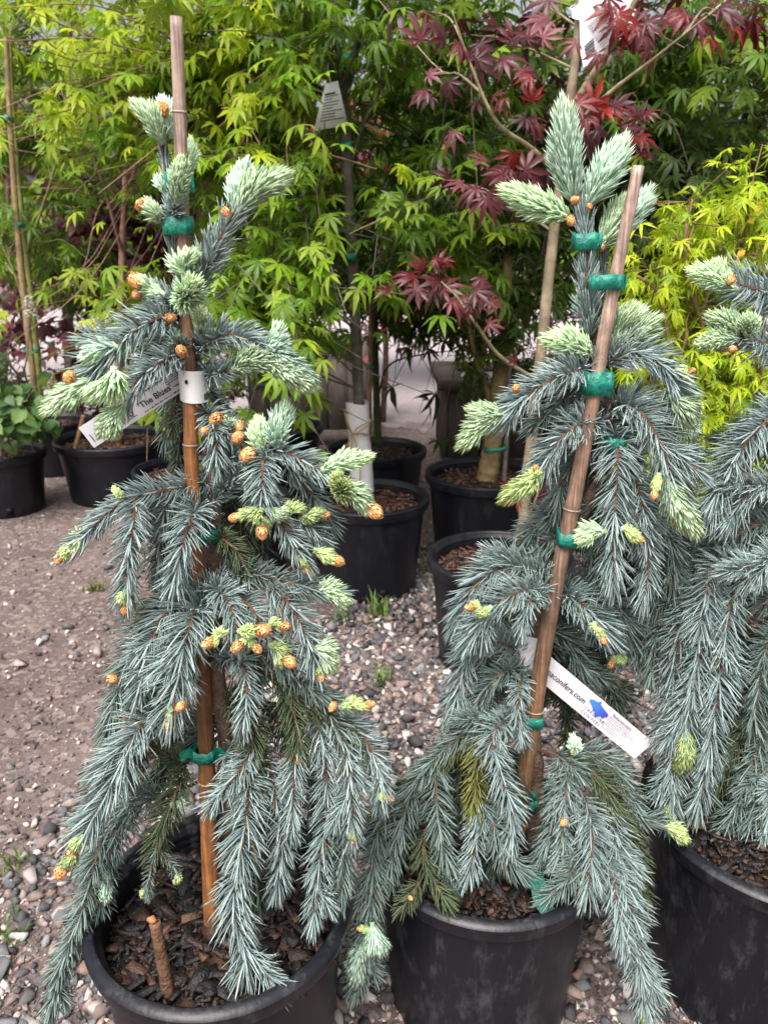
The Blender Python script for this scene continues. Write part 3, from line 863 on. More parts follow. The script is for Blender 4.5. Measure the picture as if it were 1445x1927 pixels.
b([(360, 662, -.01), (310, 676, -.04), (262, 712, -.06), (232, 760, -.07)], 48, 'blue', [('c', 236, 758, -.075, 194, 812, -.085, 50), ('c', 225, 770, -.08, 205, 815, -.10, 46)], up=.1)
b([(358, 645, .0), (342, 655, -.03), (330, 640, -.04)], 26, 'mix', [('b', 320, 598, -.03, 22), ('b', 342, 661, -.045, 22), ('c', 378, 645, -.01, 376, 586, -.02, 44)])
b([(370, 660, 0), (410, 634, -.03), (455, 632, -.045), (500, 655, -.05)], 46, 'blue', [('u', 492, 662, -.045, 532, 632, -.05, 50), ('u', 505, 652, -.05, 586, 722, -.06, 58)])
b([(375, 690, .01), (395, 705, -.01), (425, 698, -.03), (455, 694, -.04)], 36, 'blue', [('c', 440, 696, -.045, 520, 680, -.06, 52), ('c', 500, 680, -.055, 582, 726, -.065, 50)])
b([(372, 690, .01), (350, 715, .0), (320, 700, .02)], 32, 'mix')
b([(385, 770, 0), (400, 790, -.02), (408, 830, -.035), (405, 870, -.04)], 44, 'blue', [('b', 408, 787, -.03, 26), ('b', 384, 812, -.035, 20), ('c', 425, 815, -.02, 424, 785, -.02, 30)])
b([(390, 800, 0), (425, 810, -.02), (450, 830, -.03), (470, 870, -.035)], 40, 'mix', [('b', 452, 802, -.03, 22), ('b', 447, 824, -.045, 24), ('b', 468, 856, -.05, 34)])
b([(395, 880, 0), (440, 858, -.02), (500, 842, -.035), (560, 858, -.05), (620, 892, -.06)], 46, 'blue', [('c', 500, 858, -.035, 484, 796, -.045, 46), ('u', 524, 846, -.04, 532, 770, -.045, 54), ('c', 606, 885, -.06, 692, 858, -.07, 44), ('f', 628, 925, -.06, 640, 905, -.10, 44), ('cb', 640, 910, -.065, 696, 955, -.075, 50, 32)])
b([(500, 850, -.035), (494, 880, -.055), (494, 925, -.062), (491, 962, -.064)], 50, 'blue', [('fb', 486, 960, -.064, 448, 972, -.07, 26, 20), ('fb', 492, 960, -.064, 493, 992, -.07, 32, 26), ('c', 502, 958, -.064, 536, 968, -.07, 30)])
b([(400, 945, 0), (440, 905, -.02), (470, 880, -.03), (485, 862, -.035)], 40, 'blue')
b([(540, 870, -.04), (580, 920, -.03), (605, 960, -.03), (622, 980, -.03)], 40, 'mix')
b([(470, 900, -.03), (510, 960, -.05), (545, 1010, -.055), (572, 1062, -.06)], 44, 'blue', [('f', 540, 975, -.05, 562, 950, -.05, 30), ('fb', 575, 968, -.05, 606, 968, -.05, 28, 18), ('fb', 590, 1035, -.055, 628, 1052, -.06, 32, 24), ('fb', 565, 1050, -.06, 574, 1066, -.06, 20, 18)])
b([(540, 960, -.03), (580, 985, -.04), (610, 1020, -.04)], 38, 'blue')
b([(402, 900, 0), (430, 930, .03), (455, 980, .04), (460, 1030, .04)], 38, 'green', [('b', 455, 1040, .02, 16)])
b([(398, 905, 0), (320, 922, -.035), (250, 934, -.05), (195, 968, -.06), (128, 1036, -.07)], 42, 'blue', [('fb', 150, 1015, -.065, 140, 1035, -.07, 24, 18), ('fb', 132, 1025, -.068, 117, 1045, -.074, 24, 20), ('f', 225, 935, -.06, 218, 920, -.065, 16)])
b([(258, 936, -.05), (252, 985, -.065), (244, 1050, -.07), (236, 1130, -.072)], 46, 'blue', [('fb', 238, 1110, -.072, 236, 1140, -.074, 22, 20)])
b([(385, 945, 0), (362, 975, -.045), (345, 1030, -.06), (325, 1105, -.065)], 52, 'blue')
b([(330, 925, -.03), (312, 960, -.03), (302, 1020, -.03), (300, 1080, -.03)], 42, 'mix')
b([(403, 1010, 0), (425, 1020, -.03), (450, 1045, -.04), (470, 1090, -.04)], 34, 'green')
b([(403, 1080, 0), (350, 1095, -.02), (300, 1130, -.03), (270, 1190, -.035)], 40, 'green')
b([(400, 1105, 0), (455, 1082, -.03), (520, 1092, -.05), (580, 1108, -.055), (622, 1118, -.06)], 44, 'mix', [('c', 596, 1112, -.055, 652, 1122, -.065, 44)])
b([(395, 1110, -.01), (415, 1115, -.045), (436, 1150, -.065), (446, 1205, -.07)], 48, 'blue', [('fb', 415, 1198, -.08, 400, 1206, -.085, 24, 24), ('b', 447, 1216, -.085, 24)])
b([(430, 1095, -.02), (470, 1140, -.05), (505, 1190, -.06), (545, 1240, -.065)], 46, 'blue', [('fb', 450, 1188, -.08, 488, 1186, -.09, 30, 28), ('fb', 505, 1215, -.07, 538, 1240, -.08, 34, 26), ('fb', 470, 1205, -.08, 480, 1216, -.085, 18, 20), ('fb', 508, 1178, -.07, 530, 1178, -.075, 18, 20)])
b([(500, 1092, -.04), (545, 1135, -.06), (580, 1195, -.065), (600, 1255, -.068)], 50, 'blue', [('c', 588, 1222, -.065, 628, 1244, -.07, 50), ('fb', 598, 1248, -.068, 603, 1268, -.07, 20, 18)])
b([(396, 1125, -.01), (362, 1160, -.06), (344, 1250, -.075), (322, 1350, -.08)], 66, 'blue', [('b', 341, 1329, -.09, 20), ('fb', 324, 1340, -.082, 319, 1358, -.084, 18, 18)])
b([(370, 1120, -.01), (315, 1150, -.05), (285, 1220, -.055), (262, 1310, -.055)], 50, 'blue')
b([(320, 1130, -.02), (265, 1185, -.03), (235, 1275, -.04), (205, 1385, -.045)], 46, 'mix', [('b', 209, 1276, -.05, 22)])
b([(300, 1250, -.03), (275, 1330, -.04), (260, 1400, -.04), (250, 1450, -.04)], 42, 'green', [('b', 238, 1369, -.05, 20)])
b([(330, 1340, -.02), (262, 1370, -.06), (222, 1450, -.08), (180, 1530, -.09), (155, 1572, -.092)], 62, 'blue', [('fb', 158, 1570, -.092, 141, 1592, -.095, 28, 26), ('fb', 140, 1595, -.095, 120, 1632, -.098, 30, 28)])
b([(420, 1450, .01), (330, 1490, .0), (250, 1516, -.02), (195, 1570, -.03), (160, 1690, -.05), (110, 1830, -.06), (95, 1900, -.065)], 42, 'mix', bare=.2)
b([(250, 1500, -.02), (210, 1600, -.03), (190, 1690, -.03), (150, 1790, -.04)], 40, 'mix')
b([(350, 1440, 0), (330, 1490, -.03), (300, 1560, -.035), (285, 1620, -.035)], 42, 'green')
b([(300, 1590, -.035), (285, 1640, -.04), (282, 1690, -.04)], 18, 'mix', [('f', 283, 1672, -.04, 270, 1690, -.04, 14)], dens=.6)
b([(302, 1600, -.035), (322, 1630, -.04), (332, 1655, -.04)], 18, 'mix', [('f', 330, 1650, -.04, 335, 1662, -.04, 14)], dens=.6)
b([(215, 1560, -.03), (208, 1610, -.035), (202, 1660, -.04)], 22, 'mix', [('u', 202, 1640, -.04, 199, 1690, -.042, 32)], dens=.5)
b([(345, 1440, .0), (343, 1480, -.02), (340, 1510, -.03)], 14, 'mix', [('u', 340, 1500, -.03, 338, 1518, -.035, 22)], dens=.4)
b([(410, 1240, 0), (455, 1240, -.04), (468, 1300, -.06), (462, 1365, -.065)], 42, 'blue')
b([(410, 1230, 0), (500, 1262, -.03), (560, 1305, -.04), (625, 1350, -.045), (668, 1400, -.05)], 44, 'green')
b([(480, 1225, -.03), (540, 1260, -.05), (590, 1300, -.055), (640, 1330, -.06)], 40, 'mix', [('fb', 640, 1332, -.06, 690, 1326, -.065, 26, 18), ('b', 627, 1329, -.07, 18)])
b([(430, 1320, 0), (462, 1340, -.04), (470, 1430, -.05), (466, 1520, -.055)], 48, 'green')
b([(480, 1400, -.04), (450, 1450, -.065), (415, 1490, -.07), (395, 1520, -.072)], 38, 'blue')
b([(440, 1400, 0), (468, 1480, -.06), (458, 1600, -.085), (440, 1700, -.10), (462, 1800, -.115), (458, 1838, -.117)], 64, 'blue')
b([(530, 1280, -.03), (552, 1340, -.05), (560, 1390, -.055), (556, 1420, -.055)], 42, 'green', [('b', 560, 1432, -.06, 14)])
b([(556, 1400, -.05), (552, 1450, -.06), (548, 1510, -.065), (545, 1560, -.065)], 38, 'blue')
b([(500, 1420, -.03), (520, 1500, -.05), (530, 1590, -.055), (520, 1680, -.06)], 46, 'blue')
b([(590, 1320, -.03), (612, 1420, -.05), (618, 1520, -.055), (600, 1640, -.06), (592, 1740, -.065)], 46, 'blue')
b([(620, 1340, -.04), (652, 1420, -.055), (664, 1500, -.06), (664, 1580, -.06)], 42, 'blue', [('fb', 664, 1555, -.06, 664, 1578, -.062, 18, 12)])
b([(640, 1350, -.04), (690, 1400, -.045), (712, 1460, -.05), (715, 1510, -.05)], 42, 'blue', [('fb', 705, 1495, -.05, 730, 1502, -.055, 18, 14)])
b([(650, 1480, -.03), (650, 1560, -.04), (648, 1640, -.045), (640, 1690, -.05)], 40, 'mix')
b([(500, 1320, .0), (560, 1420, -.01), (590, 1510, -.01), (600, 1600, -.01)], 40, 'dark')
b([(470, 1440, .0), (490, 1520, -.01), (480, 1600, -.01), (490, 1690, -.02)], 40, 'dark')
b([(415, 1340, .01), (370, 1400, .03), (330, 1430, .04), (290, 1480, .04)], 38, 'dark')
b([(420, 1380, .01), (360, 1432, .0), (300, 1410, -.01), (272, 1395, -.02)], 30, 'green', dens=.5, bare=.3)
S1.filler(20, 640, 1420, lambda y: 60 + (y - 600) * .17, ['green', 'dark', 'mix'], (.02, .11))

# ---- middle spruce
S2 = Spruce(POT2, .858, 'middle blue spruce, fat pale new shoots at its crown, tied to a slanting cane',
    [(1005, 1600, .02), (1008, 1500, .015), (1004, 1400, .012), (985, 1290, .012), (1010, 1170, .012), (1042, 1070, .012), (1100, 960, .016), (1148, 850, .018), (1150, 770, .016), (1132, 690, .012), (1112, 600, .0), (1104, 520, .0), (1098, 400, 0)], (.0115, .0034))
b = S2.branch
b([(1110, 640, 0), (1104, 560, -.012), (1104, 480, -.015), (1094, 385, -.012)], 46, 'blue', [('u', 1080, 385, -.015, 1058, 206, -.02, 70), ('u', 1102, 392, -.012, 1168, 276, -.02, 70), ('c', 1074, 410, -.02, 955, 362, -.035, 62), ('c', 1125, 470, -.005, 1172, 385, .0, 60), ('u', 1160, 455, .02, 1214, 364, .03, 60), ('b', 1082, 376, -.03, 22), ('b', 1073, 414, -.035, 24), ('b', 1131, 466, -.02, 18), ('b', 1108, 388, -.025, 16)], a0=45, a1=28, dens=1.3)
b([(1118, 600, .01), (1130, 560, .01), (1128, 500, .01)], 40, 'mix', a0=40)
b([(1125, 690, 0), (1110, 675, -.015), (1100, 665, -.02)], 30, 'blue', [('c', 1112, 668, -.02, 1036, 634, -.035, 56), ('c', 1145, 668, .0, 1178, 582, -.01, 66), ('c', 1150, 662, .0, 1226, 606, -.008, 62), ('u', 1140, 640, .01, 1200, 590, .005, 60)])
b([(1128, 694, 0), (1080, 698, -.035), (1030, 718, -.05), (980, 752, -.06), (940, 790, -.065)], 52, 'blue', [('c', 950, 782, -.065, 890, 775, -.075, 46), ('c', 942, 790, -.067, 868, 830, -.078, 52), ('b', 970, 731, -.075, 20)])
b([(1120, 700, .01), (1070, 740, -.0), (1030, 775, -.01), (1005, 800, -.01)], 42, 'mix')
b([(1140, 690, 0), (1185, 662, -.02), (1235, 680, -.03), (1268, 725, -.035), (1285, 770, -.04)], 56, 'blue', [('c', 1262, 748, -.036, 1294, 796, -.045, 58), ('fb', 1268, 708, -.04, 1294, 700, -.045, 20, 18)])
b([(1135, 790, .01), (1090, 800, -.03), (1052, 830, -.045), (1020, 886, -.055)], 52, 'blue', [('f', 1020, 886, -.055, 952, 938, -.07, 50), ('fb', 1008, 912, -.06, 1008, 885, -.07, 24, 18)])
b([(1135, 830, .012), (1090, 860, .0), (1060, 900, -.005), (1045, 950, -.01)], 44, 'mix')
b([(1152, 765, .01), (1190, 766, -.02), (1232, 812, -.04), (1262, 880, -.05), (1275, 940, -.055)], 58, 'blue', [('c', 1252, 900, -.05, 1302, 1000, -.07, 62), ('fb', 1240, 890, -.06, 1232, 925, -.07, 20, 22), ('fb', 1290, 895, -.05, 1304, 910, -.05, 14, 16)])
b([(1160, 760, .02), (1215, 760, .02), (1262, 790, .02), (1295, 850, .02)], 46, 'mix', [('c', 1270, 790, .01, 1300, 830, .0, 40)])
b([(1152, 800, .01), (1162, 850, -.03), (1158, 930, -.04), (1152, 1010, -.045), (1150, 1100, -.05)], 56, 'blue', [('c', 1140, 1000, -.055, 1088, 1012, -.07, 44), ('fb', 1168, 995, -.055, 1200, 1012, -.065, 26, 18)])
b([(1160, 830, .015), (1195, 900, -.02), (1215, 990, -.03), (1220, 1060, -.035), (1212, 1125, -.04)], 48, 'blue')
b([(1165, 900, .02), (1230, 960, .02), (1265, 1030, .02), (1270, 1110, .02)], 46, 'mix')
b([(1110, 950, .014), (1060, 960, .01), (1010, 985, .0), (985, 1030, .0)], 48, 'mix')
b([(1085, 1000, .014), (1040, 1010, .0), (1000, 1030, -.005), (970, 1070, -.01)], 48, 'mix')
b([(1090, 985, .014), (1120, 1030, -.01), (1130, 1090, -.02), (1115, 1160, -.02)], 42, 'mix')
b([(1045, 1100, .01), (990, 1068, -.02), (930, 1072, -.035), (885, 1110, -.045), (862, 1170, -.05)], 54, 'blue')
b([(1040, 1115, .01), (985, 1108, -.05), (925, 1140, -.065), (882, 1200, -.07)], 52, 'blue', [('fb', 925, 1142, -.085, 890, 1143, -.09, 22, 22)])
b([(1035, 1110, .01), (1010, 1080, -.02), (960, 1060, -.03), (930, 1062, -.03)], 36, 'mix')
b([(1035, 1120, .01), (1000, 1130, -.06), (990, 1155, -.07), (985, 1185, -.075)], 34, 'blue')
b([(1050, 1110, .015), (1085, 1125, -.02), (1115, 1155, -.03), (1140, 1190, -.035)], 54, 'blue', [('fb', 1120, 1172, -.04, 1132, 1198, -.05, 20, 20)])
b([(1050, 1110, .02), (1110, 1110, .02), (1160, 1140, .02), (1190, 1200, .02)], 46, 'mix')
b([(1020, 1180, .02), (1065, 1200, .03), (1095, 1260, .03), (1110, 1330, .03)], 44, 'mix')
b([(1010, 1200, .02), (1090, 1230, .05), (1140, 1270, .05), (1160, 1330, .05)], 44, 'dark')
b([(985, 1230, .01), (930, 1210, -.02), (880, 1235, -.04), (862, 1300, -.05), (850, 1350, -.05)], 48, 'blue')
b([(985, 1260, .01), (950, 1262, -.03), (915, 1290, -.04), (880, 1345, -.045)], 42, 'mix')
b([(985, 1265, 0), (978, 1300, -.05), (975, 1340, -.06), (982, 1390, -.065)], 34, 'blue', dens=.8)
b([(1000, 1350, .01), (940, 1352, -.04), (880, 1375, -.06), (820, 1425, -.07), (770, 1480, -.075)], 42, 'mix')
b([(1000, 1350, .01), (950, 1360, -.05), (925, 1390, -.08), (940, 1450, -.095), (965, 1530, -.10), (960, 1600, -.10)], 48, 'blue')
b([(960, 1370, -.04), (910, 1385, -.06), (898, 1440, -.075), (888, 1520, -.08)], 42, 'yellow')
b([(900, 1385, -.05), (840, 1420, -.06), (770, 1490, -.06), (700, 1560, -.06)], 34, 'yellow')
b([(820, 1430, -.06), (820, 1490, -.08), (828, 1570, -.085), (850, 1660, -.09)], 44, 'mix')
b([(890, 1480, -.06), (900, 1540, -.08), (890, 1610, -.09), (880, 1650, -.09)], 42, 'blue')
b([(900, 1500, -.06), (925, 1550, -.09), (945, 1610, -.095), (975, 1640, -.10)], 44, 'mix')
b([(780, 1470, -.06), (760, 1530, -.07), (740, 1600, -.08), (725, 1660, -.09)], 44, 'mix')
b([(740, 1500, -.06), (705, 1580, -.08), (700, 1660, -.10), (690, 1760, -.11), (668, 1870, -.115)], 46, 'mix', [('u', 700, 1735, -.115, 715, 1790, -.125, 50), ('u', 690, 1770, -.115, 665, 1840, -.12, 50), ('fb', 700, 1750, -.12, 678, 1748, -.125, 16, 12)])
b([(800, 1560, -.07), (800, 1620, -.09), (830, 1680, -.11), (845, 1700, -.11)], 36, 'green')
b([(790, 1660, -.10), (770, 1690, -.11), (755, 1710, -.11)], 30, 'green', [('b', 772, 1690, -.12, 12)])
b([(1005, 1410, .01), (1050, 1422, -.02), (1080, 1450, -.04), (1072, 1510, -.05)], 40, 'mix', [('u', 1080, 1420, -.03, 1080, 1392, -.035, 28), ('b', 1078, 1412, -.035, 14)], bare=.35)
b([(1060, 1425, -.02), (1052, 1490, -.05), (1040, 1560, -.06), (1020, 1610, -.065)], 40, 'mix')
b([(1070, 1440, -.03), (1062, 1510, -.06), (1058, 1580, -.065), (1042, 1620, -.07)], 38, 'blue', [('b', 1061, 1547, -.08, 20)])
b([(1080, 1430, -.02), (1130, 1470, -.04), (1150, 1540, -.05), (1160, 1610, -.055)], 44, 'green')
b([(1090, 1410, -.01), (1140, 1430, -.02), (1180, 1480, -.02), (1200, 1540, -.02)], 42, 'mix')
b([(1100, 1500, -.04), (1115, 1560, -.08), (1112, 1620, -.095), (1105, 1680, -.10)], 50, 'blue')
b([(1140, 1500, -.03), (1160, 1600, -.075), (1182, 1700, -.10), (1195, 1800, -.11), (1212, 1915, -.115)], 50, 'blue', [('f', 1211, 1895, -.115, 1213, 1930, -.118, 18)])
b([(1120, 1560, -.05), (1150, 1640, -.09), (1165, 1720, -.105), (1175, 1790, -.11)], 46, 'blue')
b([(1090, 1600, -.07), (1070, 1650, -.10), (1045, 1680, -.105), (1030, 1690, -.105)], 36, 'mix')
b([(1140, 1460, -.02), (1190, 1530, -.02), (1230, 1545, -.03), (1255, 1556, -.03)], 34, 'mix', [('f', 1245, 1555, -.03, 1290, 1576, -.04, 34)], dens=.7)
b([(1180, 1540, -.02), (1195, 1620, -.03), (1205, 1690, -.04), (1200, 1740, -.05)], 40, 'green')
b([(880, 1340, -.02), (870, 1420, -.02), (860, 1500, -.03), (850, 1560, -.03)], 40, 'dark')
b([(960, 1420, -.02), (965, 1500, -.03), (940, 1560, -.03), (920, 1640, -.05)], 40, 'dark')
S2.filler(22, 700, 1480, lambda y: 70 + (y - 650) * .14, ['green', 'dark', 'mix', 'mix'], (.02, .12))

# ---- far right spruce
S3 = Spruce(POT3, .95, 'spruce at the right edge with two pale tipped upper branches reaching left',
    [(1500, 1560, 0), (1505, 1300, 0), (1500, 1100, 0), (1500, 900, 0), (1505, 700, 0), (1515, 560, 0), (1520, 430, 0)], (.012, .004))
b = S3.branch
b([(1512, 575, 0), (1470, 560, -.03), (1420, 545, -.05), (1385, 533, -.06)], 58, 'blue', [('c', 1385, 545, -.06, 1306, 508, -.07, 50), ('c', 1375, 540, -.05, 1340, 494, -.055, 44), ('b', 1375, 526, -.085, 24)], a0=70, a1=55, up=.0)
b([(1508, 680, 0), (1470, 655, -.03), (1430, 645, -.05), (1392, 635, -.06)], 52, 'blue', [('c', 1388, 632, -.06, 1342, 592, -.07, 44), ('c', 1388, 640, -.065, 1318, 642, -.075, 44), ('c', 1410, 640, -.06, 1408, 598, -.08, 40), ('b', 1378, 658, -.08, 22)], a0=70, a1=50, up=.0)
b([(1502, 780, 0), (1460, 780, -.04), (1410, 830, -.06), (1370, 890, -.075), (1335, 965, -.08)], 60, 'blue')
b([(1502, 800, .02), (1440, 800, .02), (1395, 870, .02), (1370, 960, .02), (1340, 1030, .02)], 54, 'mix')
b([(1500, 930, 0), (1455, 910, -.05), (1405, 930, -.07), (1370, 980, -.08)], 52, 'blue')
b([(1500, 1000, 0), (1440, 985, -.03), (1370, 1020, -.05), (1310, 1070, -.06), (1270, 1120, -.06)], 50, 'mix')
b([(1500, 1060, 0), (1455, 1050, -.08), (1420, 1070, -.10), (1395, 1090, -.10)], 54, 'blue')
b([(1480, 1020, -.02), (1400, 1040, -.04), (1300, 1070, -.05), (1235, 1130, -.055), (1165, 1240, -.06)], 48, 'mix', [('fb', 1175, 1225, -.06, 1154, 1246, -.065, 22, 20)])
b([(1380, 1040, -.04), (1290, 1100, -.05), (1235, 1180, -.06), (1215, 1270, -.065)], 46, 'mix')
b([(1420, 1050, -.05), (1345, 1070, -.08), (1320, 1150, -.10), (1310, 1260, -.11), (1290, 1380, -.11)], 52, 'blue', [('f', 1290, 1370, -.115, 1280, 1450, -.12, 44)])
b([(1440, 1060, -.05), (1385, 1110, -.09), (1365, 1210, -.11), (1350, 1330, -.12), (1330, 1440, -.12), (1310, 1530, -.12)], 54, 'blue')
b([(1310, 1110, -.07), (1275, 1200, -.08), (1265, 1300, -.085), (1245, 1390, -.09)], 50, 'blue', [('fb', 1252, 1370, -.09, 1236, 1422, -.095, 26, 18)])
b([(1360, 1180, -.09), (1310, 1260, -.10), (1290, 1330, -.11), (1275, 1420, -.11), (1262, 1540, -.11)], 50, 'blue', [('fb', 1264, 1515, -.11, 1260, 1545, -.115, 24, 18)])
b([(1480, 1250, 0), (1430, 1290, -.02), (1400, 1380, -.03), (1350, 1480, -.04)], 46, 'green')
b([(1480, 1330, 0), (1430, 1400, -.04), (1400, 1490, -.06), (1350, 1590, -.07), (1320, 1630, -.07)], 46, 'mix')
b([(1480, 1380, 0), (1440, 1450, -.06), (1415, 1540, -.08), (1390, 1630, -.085)], 44, 'mix')
b([(1490, 1400, 0), (1460, 1480, -.07), (1440, 1560, -.09), (1430, 1620, -.095)], 44, 'blue')
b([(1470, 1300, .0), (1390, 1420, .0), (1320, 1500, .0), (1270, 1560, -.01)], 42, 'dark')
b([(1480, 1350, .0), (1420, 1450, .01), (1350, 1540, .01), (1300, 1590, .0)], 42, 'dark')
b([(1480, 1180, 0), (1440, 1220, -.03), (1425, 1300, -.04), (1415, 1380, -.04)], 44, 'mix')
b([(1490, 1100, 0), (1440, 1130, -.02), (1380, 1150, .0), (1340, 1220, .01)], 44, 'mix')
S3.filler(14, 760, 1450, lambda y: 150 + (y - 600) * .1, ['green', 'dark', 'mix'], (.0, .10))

# ------------------------------------------------------------------ stakes and ties
def stake(pts, Y0, widths, cols, nodes, label, sides=18, dy=0, name='bamboo_stake', group='bamboo canes'):
    w = [P(x, y, Y0 + d) for x, y, d in pts]
    path = spline(w, 90); m = 90
    px = proj(path)
    ys = np.array([p[1] for p in pts], float); o = np.argsort(ys)
    rad = np.interp(px[:, 1], ys[o], np.array(widths, float)[o]) * .5 * px[:, 2] / FPX
    cc = np.stack([np.interp(px[:, 1], ys[o], np.array(cols)[o][:, k]) for k in range(3)], 1)
    for ny in nodes:
        d = np.abs(px[:, 1] - ny) / 10.0
        rad = rad * (1 + .11 * np.exp(-d ** 2)); cc = cc * (1 - .25 * np.exp(-(d * 1.6) ** 2))[:, None]
    mb = MB(); tube(mb, path, rad, sides, cc)
    t = mb.obj(name, M_bamboo, smooth=True)
    # turn it into a thing standing at its base
    b0 = path[-1] if path[-1][2] < path[0][2] else path[0]
    t.data.transform(__import__('mathutils').Matrix.Translation([-float(v) for v in b0])); t.location = tuple(float(v) for v in b0)
    tag(t, label, 'cane', group)
    for ny in nodes:
        i = int(np.argmin(abs(px[:, 1] - ny)))
        if i < 1 or i > m - 2: continue
        nb = MB(); d = norm(path[i + 1] - path[i - 1])
        tube(nb, np.array([path[i] - d * .0012, path[i], path[i] + d * .0012]) - b0, np.array([1.0, 1.12, 1.0]) * rad[i], sides, np.array([.33, .24, .18]))
        link('node_ring', nb.mesh('node_ring', M_bamboo, True), t)
    return path
CTOP, CMID, CLOW, CBOT = (.33, .235, .19), (.25, .15, .105), (.30, .12, .040), (.17, .072, .028)
K1 = stake([(332, 32, -.02), (340, 260, -.018), (350, 560, -.016), (358, 760, -.02), (362, 900, -.022), (378, 1150, -.016), (388, 1400, -.016), (396, 1620, -.014), (402, 1760, -.01)], .752,
      [23, 24, 25, 26, 27, 28, 30, 33, 34], [CTOP, CTOP, CMID, CLOW, CLOW, CBOT, CBOT, CLOW, CLOW], [215, 500, 840, 1170, 1462], 'weathered bamboo cane rising above the left spruce', dy=0)
K2 = stake([(1201, 312, -.03), (1150, 560, -.028), (1110, 780, -.028), (1075, 960, -.028), (1040, 1130, -.03), (1012, 1290, -.03), (988, 1450, -.025), (978, 1560, -.012)], .858,
      [22, 25, 27, 29, 30, 31, 30, 28], [CTOP, CTOP, CMID, (.22, .14, .10), (.16, .10, .07), (.24, .13, .07), (.2, .11, .055), CLOW], [535, 955, 1335], 'slanting bamboo cane tied to the middle spruce')

def tie(px, py, Y, w, h, slant, label, dy=0, tail=0, dep=.0115, name='tie_tape'):
    """a band of tape wrapped round a stem and its cane: w and h in picture pixels"""
    c = P(px, py, Y); s = mpp(c); a = w * .5 * s; hh = h * .5 * s
    t = thing(name, c, label, 'tie tape', 'strips of green tie tape')
    mb = MB(); n = 40
    th = np.linspace(0, 2 * np.pi, n, endpoint=False)
    e = np.sign(np.cos(th)) * np.abs(np.cos(th)) ** .7
    x = a * e; y = dep * np.sign(np.sin(th)) * np.abs(np.sin(th)) ** .45 + .0006 * np.sin(th * 9 + rng.uniform(0, 6))
    k = math.tan(R(slant))
    wob = hh * (.10 * np.sin(th * 3 + rng.uniform(0, 6)) + .05 * np.sin(th * 8 + rng.uniform(0, 6)))
    top = np.stack([x, y, k * x + hh + wob], 1); bot = np.stack([x, y, k * x - hh + wob * .5], 1); mid = np.stack([x * 1.02, y * 1.04, k * x + wob * .8], 1)
    inn = .93
    v = np.vstack([top, mid, bot, bot * [inn, inn, 1], top * [inn, inn, 1]]) + c
    i = np.arange(n); j = (i + 1) % n; q = []
    for r in range(5):
        r2 = (r + 1) % 5; q.append(np.stack([r * n + i, r * n + j, r2 * n + j, r2 * n + i], 1))
    q = np.vstack(q)
    mb.add(v, np.vstack([q[:, [0, 1, 2]], q[:, [0, 2, 3]]]))
    part('band', mb, M_tape, t, smooth=True)
    for tl in (tail if isinstance(tail, tuple) else (tail,)):
        if not tl: continue
        mb = MB(); L = abs(tl) * s; sg = 1 if tl > 0 else -1
        vv = []
        for f in np.linspace(0, 1, 6):
            p = c + np.array([sg * (a + L * f), -dep * .5 * (1 - f) + .004 * math.sin(f * 5), k * sg * a - L * .25 * f * f])
            z = hh * (1 - .1 * f)
            vv += [p + [0, 0, z], p + [0, .0006, -z]]
        vv = np.array(vv); back = vv + np.array([0, .0008, 0])
        tt = []
        for r in range(5):
            A = 2 * r; tt += [(A, A + 1, A + 3), (A, A + 3, A + 2)]
        mb.add(vv, tt); mb.add(back, np.array(tt)[:, ::-1]); part('loose_end', mb, M_tape, t, smooth=True)
L1 = .752
tie(335, 342, L1 - .019, 40, 30, -4, 'green tape band just below the crown of the left spruce', tail=12)
tie(336, 426, L1 - .019, 54, 30, 3, 'wide green tape band below two pale shoots on the left spruce')
tie(386, 1003, L1 - .014, 54, 26, -3, 'green tape band at the long left drooping branch of the left spruce', tail=-22)
tie(385, 1150, L1 - .014, 50, 28, 6, 'green tape half hidden by needles near mid height of the left spruce')
tie(386, 1416, L1 - .016, 40, 24, 0, 'lowest green tape band on the left spruce, with two loose ends', tail=(-26, 22), dep=.0125)
L2 = .858
tie(1103, 455, L2 - .014, 54, 30, 0, 'topmost green tape on the middle spruce, round the leader only', dep=.012)
tie(1139, 531, L2 - .027, 60, 27, 2, 'green tape joining cane and leader above the upper side shoots of the middle spruce', dep=.013, tail=8)
tie(1122, 720, L2 - .025, 58, 44, -4, 'broad folded green tape on the middle spruce where the upper boughs part', dep=.0145)
tie(1153, 832, L2 - .006, 36, 30, 0, 'small green tape on the middle spruce stem right of the cane', dep=.02)
tie(1069, 1012, L2 - .029, 42, 28, -4, 'green tape round the cane of the middle spruce at half height', tail=24, dep=.0135)
tie(993, 1287, L2 + .004, 28, 26, 10, 'green tape behind the cane below the white printed strip', dep=.02)
tie(998, 1353, L2 - .029, 44, 24, -6, 'green tape on the cane below the white printed strip', tail=-10)
tie(996, 1508, L2 - .004, 26, 24, -10, 'lowest green tape at the cane foot of the middle spruce')
def scrap():
    c = P(1012, 1690, .80); zz = POT2[2] + .016
    c = np.array([P(1012, 1690, POT2[1])[0], 0, 0]); g = G(1012, 1690, zz)
    t = thing('tape_scrap', g, 'curled scrap of green tape lying on the mulch of the front centre pot', 'tape scrap')
    mb = MB(); vv = []
    s = mpp(g)
    ctl = spline([g + np.array([-8 * s, .02, .03]), g + np.array([-2 * s, .0, .022]), g + np.array([0, -.012, .012]), g + np.array([12 * s, -.026, .004]), g + np.array([30 * s, -.028, .003])], 16)
    for i, p in enumerate(ctl):
        w = np.array([.009, .001, .002 + .004 * (1 - i / 15)])
        vv += [p - w, p + w]
    tt = []
    for r in range(15): A = 2 * r; tt += [(A, A + 1, A + 3), (A, A + 3, A + 2)]
    mb.add(vv, tt); part('strip', mb, M_tape, t, smooth=True)
scrap()

